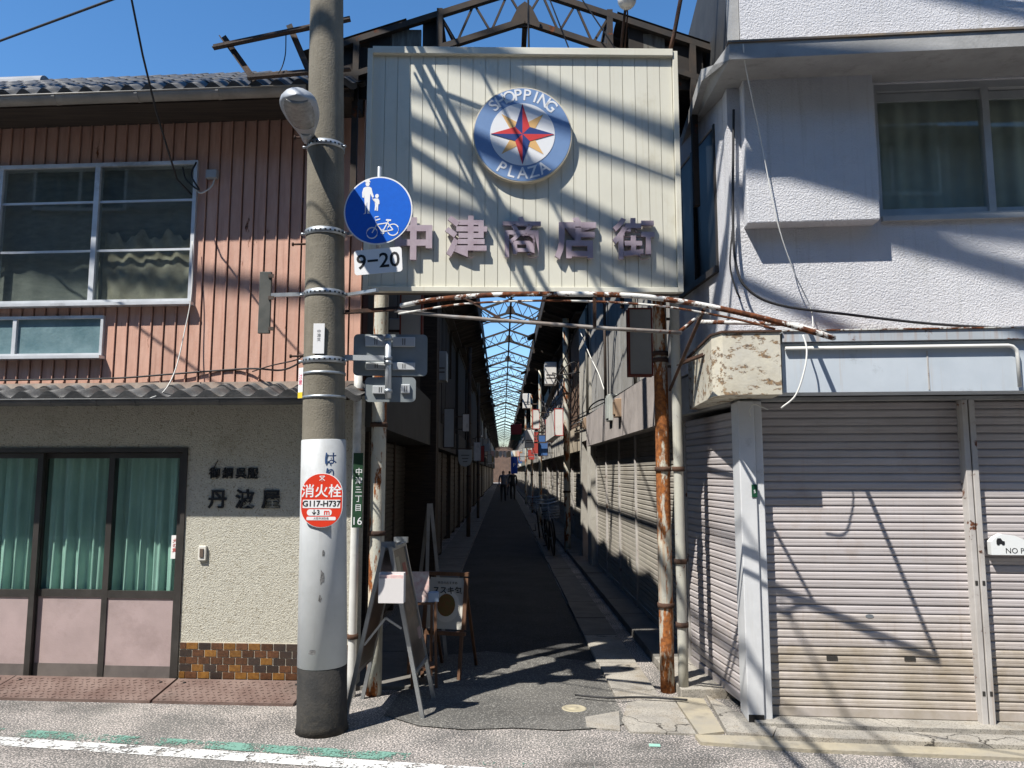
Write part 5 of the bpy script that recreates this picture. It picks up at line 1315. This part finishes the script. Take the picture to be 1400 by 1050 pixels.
for k in range(12):
    y = 17 + k * 3.6 + rng.uniform(-.6, .6)
    w, hh = rng.uniform(.18, .34), rng.uniform(.3, .8)
    lightbox(AF.pt(1.3 - w / 2 - rng.uniform(.06, .25), y, rng.uniform(2.15, 3.1)), w, hh, .14, rng.choice([M_RFRAME, M_DARKSTEEL, M_STEEL]), rng.choice(cols), 'far box sign on the right wall, %s from the entrance' % sl_[k], .3)
    w, hh = rng.uniform(.18, .34), rng.uniform(.3, .8)
    lightbox(AF.pt(-1.25 + w / 2 + rng.uniform(.06, .25), y + 1.3, rng.uniform(2.2, 3.1)), w, hh, .14, rng.choice([M_DARKSTEEL, M_STEEL]), rng.choice(cols), 'far box sign on the left wall, %s from the entrance' % sl_[k], -.3)
# services on the first right-hand shop
def lane_pt(px, py, u): 
    r = sight(px, py); q = AF.p + AF.e * u; t = q.dot(AF.e) / r.dot(AF.e) if abs(r.dot(AF.e)) > 1e-6 else 1
    return Vector((r.x * t, r.y * t, EYE + r.z * t))
W = lambda px, py, o=.03: lane_pt(px, py, 1.30 - o)
def meter(px, py, w, hgt, d, m, label):
    P = W(px, py, .0); t = thing('meter_box', label, 'box', P, AF.a - math.pi / 2, 'boxes on the first right-hand shop')
    s = MB(); s.bev(-w / 2, w / 2, -d, 0, -hgt / 2, hgt / 2, .008); s.build('case', m, t)
    s = MB(); s.bev(-w / 2 + .02, w / 2 - .02, -d - .012, -d, -hgt / 2 + .03, hgt / 2 - .03, .006); s.build('cover', m, t)
    s = MB(); s.tube([(0, -d / 2, -hgt / 2), (0, -d / 2, -hgt / 2 - .12)], .012, 8); s.build('conduit', M_WCABLE, t)
meter(843, 558, .26, .34, .12, mat('pale_green_metal', (.42, .45, .42), (.36, .38, .36), 5, .5), 'pale green meter box on the first right-hand shop')
meter(856, 558, .18, .22, .14, mat('tan_meter', (.36, .26, .18), (.28, .2, .14), 5, .5), 'tan electricity meter beside the pale green box')
meter(806, 579, .22, .2, .10, MATS['tan_meter'], 'small tan meter box farther along the first right-hand shop')
for k, (dz, r) in enumerate(((0, .014), (-.07, .011), (.06, .008), (-.14, .009))):
    a, b = W(905, 512 , .05), W(778, 578, .05)
    cable('service_cable', 'cable strung along the right-hand shop fascia, %s of four' % ['second from top', 'third from top', 'topmost', 'lowest'][k], [a + Vector((0, 0, dz)), a.lerp(b, .33) + Vector((0, 0, dz - .03)), a.lerp(b, .66) + Vector((0, 0, dz - .02)), b + Vector((0, 0, dz))], r, M_CABLE if k != 1 else M_WCABLE)
cable('service_cable', 'black wire looping up the grey boards above the meters', [W(838, 545), W(818, 548, .06), W(805, 560, .06), W(803, 585, .04)], .012)
cable('service_cable', 'thin pale wire slanting down the grey boards on the right', [W(792, 450, .04), W(806, 485, .05), W(818, 510, .05), W(826, 533, .04)], .008, M_WCABLE)
for px in (802, 827, 868):
    s = MB(); a, b = W(px, 470, .03), W(px, 545, .03); s.tube([Vector((a.x, a.y, 4.4)), Vector((a.x, a.y, 2.5))], .022, 8)
    s.build('drainpipe', M_GBOARD if px != 827 else M_DARKSTEEL, **tg('thin vertical pipe on the grey boards, %s of three' % {802: 'farthest', 827: 'middle', 868: 'nearest'}[px], 'pipe', 'pipes on the grey boards'))
# poles standing along the lane
g1 = ground(776, 755)
post('lane_pole', 'slim yellowish pole standing at the right side of the lane', (g1.x, g1.y, 0), 4.75, .065, M_POSTPAINT, (1.2, 3.2))
for k, (u, y) in enumerate(((.98, 17.8), (1.0, 25.0), (-1.0, 13.5), (-1.0, 21), (1.0, 33))):
    P = AF.pt(u, y, 0); post('lane_pole', 'dark slim pole farther down the lane, %s' % ['right side behind the yellowish pole', 'right side in the middle distance', 'left side nearest the entrance', 'left side second from the entrance', 'right side farthest away'][k], P, 4.7, .05, M_POSTPAINT if u > 0 else M_DARKSTEEL, (1.5, 2.8))
# end of the lane
s = MB(); s.box(-6, 6, 0, 5, 0, 5.4); s.build('far_building', M_BRN, None, AF.pt(0, 112, 0), AF.a, **tg('brown building closing the far end of the lane', 'building'))
# shop behind, upper left, closing the gap beside the board
r3 = lane_root(-1, .6, 4, 'wall_lamp', 'small grey lamp bracket on the left lane wall', 'lamp', None)
s = MB(); s.bev(1.0, 1.1, -.15, 0, 2.9, 3.05, .01); s.build('case', M_LBOXG, r3); s = MB(); s.bar((1.05, -.05, 2.7), (1.05, -.05, 2.9), .02); s.build('bracket', M_DARKSTEEL, r3)
for k, (px, py, Y) in enumerate(((753, 510, 17), (720, 548, 26), (724, 600, 22), (600, 500, 13))):
    P = at(px, py, Y); t = thing('wall_unit', ['grey meter cabinet high on the right wall', 'small pale cabinet far along the right wall', 'air-conditioner box low on the right wall', 'dim grey cabinet high on the left wall'][k], 'cabinet', P, AF.a)
    s = MB(); s.bev(-.13, .13, 0, .35, -.25, .25, .01); s.build('case', M_LBOX if k != 3 else M_LBOXG, t)
    s = MB(); s.box(-.1, .1, -.006, 0, -.12, -.1); s.box(-.1, .1, -.006, 0, -.05, -.03); s.build('vent', M_DARKSTEEL, t)
    s = MB(); s.bar((0, .1, -.1), (math.copysign(.5, px - 687), .1, -.1), .04); s.build('bracket', M_DARKSTEEL, t)
# tangle of wires near the right wall
for k in range(7):
    a = AF.pt(.95 + .05 * k, 9.5, 3.6 + .12 * k); b = AF.pt(1.0 + .03 * k, 30, 3.3 + .13 * k)
    s = MB(); s.tube(sag(a, b, .25 + .08 * k, 20), .012, 5); s.build('lane_cable', M_CABLE, **tg('dark cable running down the right side of the lane, %s of seven' % ['lowest', 'second lowest', 'third lowest', 'middle', 'third highest', 'second highest', 'highest'][k], 'cable', 'cables down the right of the lane'))

rng = random.Random(44)
for k in range(10):
    y = 8.2 + k * 1.5; z = rng.uniform(2.9, 4.1); P = [AF.pt(1.27 - rng.uniform(0, .08), y, z)]
    for q in range(5): P.append(AF.pt(1.2 - rng.uniform(0, .38), y + rng.uniform(.1, 1.1), z - rng.uniform(-.2, .7)))
    P.append(AF.pt(1.27, y + 1.2, z - rng.uniform(0, .4)))
    cable('wire_tangle', 'loose loop of dark wire hanging on the right lane wall, %s from the entrance' % (['first', 'second'] + sl_)[k], P, .011, group='wire loops on the right lane wall')
# ------------------------------------------------------------------ bicycles
def bicycle():
    t = thing('bicycle', 'x', 'bicycle', group='bicycles parked in the lane')
    for x in (-.52, .52):
        w = put('wheel', None, t, (x, 0, .33))
        s = MB(); n = 28
        s.tube([(.31 * math.cos(2 * math.pi * i / n), 0, .31 * math.sin(2 * math.pi * i / n)) for i in range(n + 1)], .018, 6, False); s.build('tyre', M_BLACK, w)
        s = MB()
        for i in range(12): a = math.pi * i / 6; s.bar((0, 0, 0), (.3 * math.cos(a), 0, .3 * math.sin(a)), .003)
        s.tube([(0, -.04, 0), (0, .04, 0)], .02, 8); s.build('spokes', M_STEEL, w)
    M_BF = mat('bicycle_frame_paint', (.25, .26, .27), rough=.35, metal=.5)
    s = MB()
    for a, b in (((-.52, 0, .33), (-.08, 0, .30)), ((-.08, 0, .30), (.40, 0, .68)), ((-.08, 0, .30), (-.2, 0, .8)), ((-.2, 0, .70), (-.52, 0, .33)), ((-.16, 0, .6), (.38, 0, .74)), ((.52, 0, .33), (.38, 0, .95))): s.tube([a, b], .016, 8)
    s.build('frame', M_BF, t)
    s = MB(); s.tube(spline([(.22, -.27, .98), (.36, -.2, 1.0), (.38, 0, .97), (.36, .2, 1.0), (.22, .27, .98)]), .012, 8); s.build('handlebar', M_STEEL, t)
    s = MB(); s.prism([(-.34, .84), (-.3, .80), (-.12, .80), (-.06, .83), (-.12, .86), (-.3, .88)], -.07, .07); s.build('saddle', M_BLACK, t)
    s = MB()
    for i in range(5): z = .72 + i * .05; s.tube([(.44, -.15, z), (.72, -.17, z), (.72, .17, z), (.44, .15, z), (.44, -.15, z)], .005, 5)
    for x, y in ((.44, -.15), (.72, -.17), (.72, .17), (.44, .15), (.58, -.16), (.58, .16)): s.tube([(x, y, .70), (x, y, .93)], .005, 5)
    s.build('basket', M_STEEL, t)
    s = MB(); s.tube([(-.08, -.08, .30), (.02, -.08, .16)], .01, 6); s.box(-.02, .06, -.14, -.08, .15, .17); s.build('pedal', M_BLACK, t)
    return t
bk = bicycle()
spots = [(.78, 9.6, 88, 'grey bicycle parked against the right side, nearest the entrance'), (.86, 11.4, 84, 'grey bicycle parked just behind the nearest one'), (.74, 13.4, 92, 'grey bicycle parked third along the right side')]
for i, (u, y, d, lb) in enumerate(spots):
    b = bk if i == 0 else copy_tree(bk)
    b.location = AF.pt(u, y, .03); b.rotation_euler = (rad(6), 0, AF.a + rad(-d)); b['label'] = lb
# ------------------------------------------------------------------ people far down the lane
def person(P, face, shirt, trousers, label, hair=(.02, .016, .013), bag=False, ph=1):
    V = {'pelvis': (0, 0, .92), 'waist': (0, 0, 1.08), 'chest': (0, .01, 1.30), 'neck': (0, 0, 1.47), 'head': (0, -.01, 1.56), 'crown': (0, 0, 1.67),
         'hipL': (.09, 0, .88), 'kneeL': (.10, -.06 * ph, .48), 'ankL': (.10, .10 * ph, .09), 'toeL': (.11, -.04 + .08 * ph, .04), 'hipR': (-.09, 0, .88), 'kneeR': (-.10, .0 * ph, .48), 'ankR': (-.10, -.10 * ph, .09), 'toeR': (-.11, -.24, .04),
         'shL': (.18, 0, 1.40), 'elL': (.23, .05, 1.12), 'haL': (.22, -.06, .86), 'fiL': (.21, -.08, .77), 'shR': (-.18, 0, 1.40), 'elR': (-.23, .02, 1.12), 'haR': (-.21, -.12, .88), 'fiR': (-.20, -.15, .80)}
    Rr = dict(pelvis=.145, waist=.12, chest=.14, neck=.055, head=.09, crown=.07, hipL=.09, kneeL=.06, ankL=.045, toeL=.035, hipR=.09, kneeR=.06, ankR=.045, toeR=.035, shL=.06, elL=.045, haL=.035, fiL=.025, shR=.06, elR=.045, haR=.035, fiR=.025)
    E = ['pelvis waist', 'waist chest', 'chest neck', 'neck head', 'head crown', 'pelvis hipL', 'hipL kneeL', 'kneeL ankL', 'ankL toeL', 'pelvis hipR', 'hipR kneeR', 'kneeR ankR', 'ankR toeR', 'chest shL', 'shL elL', 'elL haL', 'haL fiL', 'chest shR', 'shR elR', 'elR haR', 'haR fiR']
    ks = list(V); me = bpy.data.meshes.new('person'); me.from_pydata([V[k] for k in ks], [tuple(ks.index(x) for x in e.split()) for e in E], [])
    o = bpy.data.objects.new('person', me); COL.objects.link(o)
    o.modifiers.new('skin', 'SKIN'); ss = o.modifiers.new('sub', 'SUBSURF'); ss.levels = 1; ss.render_levels = 1
    for i, k in enumerate(ks): me.skin_vertices[0].data[i].radius = (Rr[k], Rr[k] * (.75 if k in ('chest', 'waist', 'pelvis') else 1)); me.skin_vertices[0].data[i].use_root = (k == 'pelvis')
    bpy.context.view_layer.update()
    m2 = bpy.data.meshes.new_from_object(o.evaluated_get(bpy.context.evaluated_depsgraph_get())); o.modifiers.clear(); o.data = m2
    m2.materials.clear()
    for m in (mat('cloth_%s' % label[:18], shirt), mat('trousers_%s' % label[:18], trousers), mat('skin', (.42, .26, .19), rough=.6), mat('dark_hair', hair)): m2.materials.append(m)
    for p in m2.polygons:
        c = p.center; i = 0 if c.z > .93 else 1
        if abs(c.x) > .185 and c.z < .93: i = 2
        if c.z > 1.47: i = 2 if (c.y < -.02 and c.z < 1.64) else 3
        if c.z > 1.44 and c.z <= 1.47: i = 2
        p.material_index = i; p.use_smooth = True
    o.location = P; o.rotation_euler = (0, 0, face); o['label'] = label; o['category'] = 'person'
person(AF.pt(-.12, 36, 0), 0, (.10, .12, .17), (.02, .02, .025), 'person in a grey-blue top walking far down the lane')
person(AF.pt(.42, 38.5, 0), 3.1, (.02, .02, .024), (.015, .015, .018), 'person in dark clothes right of the one in grey-blue', ph=-1)
person(AF.pt(.30, 46, 0), 3.0, (.3, .3, .3), (.03, .03, .05), 'person in a pale top farthest down the lane')
# pale flags and lanterns strung across the far part of the lane
rng = random.Random(33); fcol = [mat('flag_white', (.7, .68, .62), rough=.8), mat('flag_pink', (.6, .38, .32), rough=.8), mat('flag_tan', (.5, .38, .25), rough=.8), mat('flag_blue', (.2, .3, .45), rough=.8)]
for r in range(6):
    y = 46 + r * 6.5; z = 2.75 + .12 * r
    t = thing('bunting', 'row of small pale flags strung across the far lane, %s from the entrance' % ['first', 'second', 'third', 'fourth', 'fifth', 'last'][r], 'bunting', AF.pt(0, y, z), AF.a, 'bunting across the far lane')
    s = MB(); s.tube(sag((-1.3, 0, .35), (1.3, 0, .35), .12, 10), .01, 5); s.build('cord', M_WCABLE, t)
    for i in range(9):
        x = -1.15 + i * .285 + rng.uniform(-.04, .04); w = rng.uniform(.07, .11); hh = rng.uniform(.18, .42)
        s = MB(); s.prism([(x - w, .22 - hh), (x, .22 - hh - .06), (x + w, .22 - hh), (x + w, .24), (x - w, .24)], -.006, .006); s.build('flag', fcol[rng.randrange(4)], t)
# ================================================================== houses across the street (behind the viewer; they close the street and show in the window glass)
M_OPP = [mat('opposite_grey_render', (.24, .23, .215), (.19, .18, .17), 2, .9), mat('opposite_brown_siding', (.15, .115, .09), (.12, .09, .07), 2, .9), mat('opposite_cream_render', (.24, .22, .19), (.19, .175, .15), 2, .9)]
for k, (x0, x1, hgt) in enumerate(((-14.0, -4.1, 7.6), (-4.0, 3.4, 7.9), (3.5, 13.5, 7.3))):
    t = thing('opposite_house', ['grey house across the street behind the viewer, towards the left', 'brown house across the street directly behind the viewer', 'cream house across the street behind the viewer, towards the right'][k], 'house', ((x0 + x1) / 2, -2.6 - .17 * (x0 + x1) / 2, 0), rad(-9.8))
    h_ = (x1 - x0) / 2
    s = MB(); s.box(-h_, h_, -6, 0, 0, hgt); s.build('wall', M_OPP[k], t)
    s = MB(); s.box(-h_ - .2, h_ + .2, -6.3, .5, hgt, hgt + .15); s.build('roof', M_TILE, t)
    for z0, z1 in ((.4, 2.1), (3.4, 4.7), (6.4, 7.7)):
        for i in range(3):
            c = -h_ + (i + .5) * 2 * h_ / 3
            w = put('window', None, t)
            s = MB(); s.box(c - .85, c + .85, 0, .05, z0, z1); s.build('frame', M_ALU, w)
            for q in (-.8, .03):
                s = MB(); s.box(c + q, c + q + .77, .05, .055, z0 + .06, z1 - .06); s.build('pane', mat('dark_window', (.03, .035, .04), rough=.1), w)
# ================================================================== small things on the ground
vc = thing('valve_cover', 'small round yellowish valve cover set in the lane mouth asphalt', 'cover', ground(785, 969, .004))
s = MB(); s.lathe([(.085, 0), (.085, .004), (.07, .007), (.068, .004), (.02, .005), (.018, .008)], 24); s.build('lid', mat('worn_yellow_iron', (.38, .34, .23), (.28, .25, .19), 12, .8), vc)
G = lambda px, py: ground(px, py, .034)
cable('ground_cable', 'thin black cable lying across the concrete before the right-hand post', [G(786, 950), G(830, 954), G(870, 953), G(915, 955), G(940, 957)], .007)
gpt = MB(); a = ground(895, 1019, .003)
gpt.plan([(a.x - .035, a.y - .02), (a.x + .03, a.y - .025), (a.x + .035, a.y + .02), (a.x - .03, a.y + .025)], .003, .0045)
gpt.build('paint_spot', mat('teal_paint_spot', (.25, .45, .38), rough=.8), kind='structure')
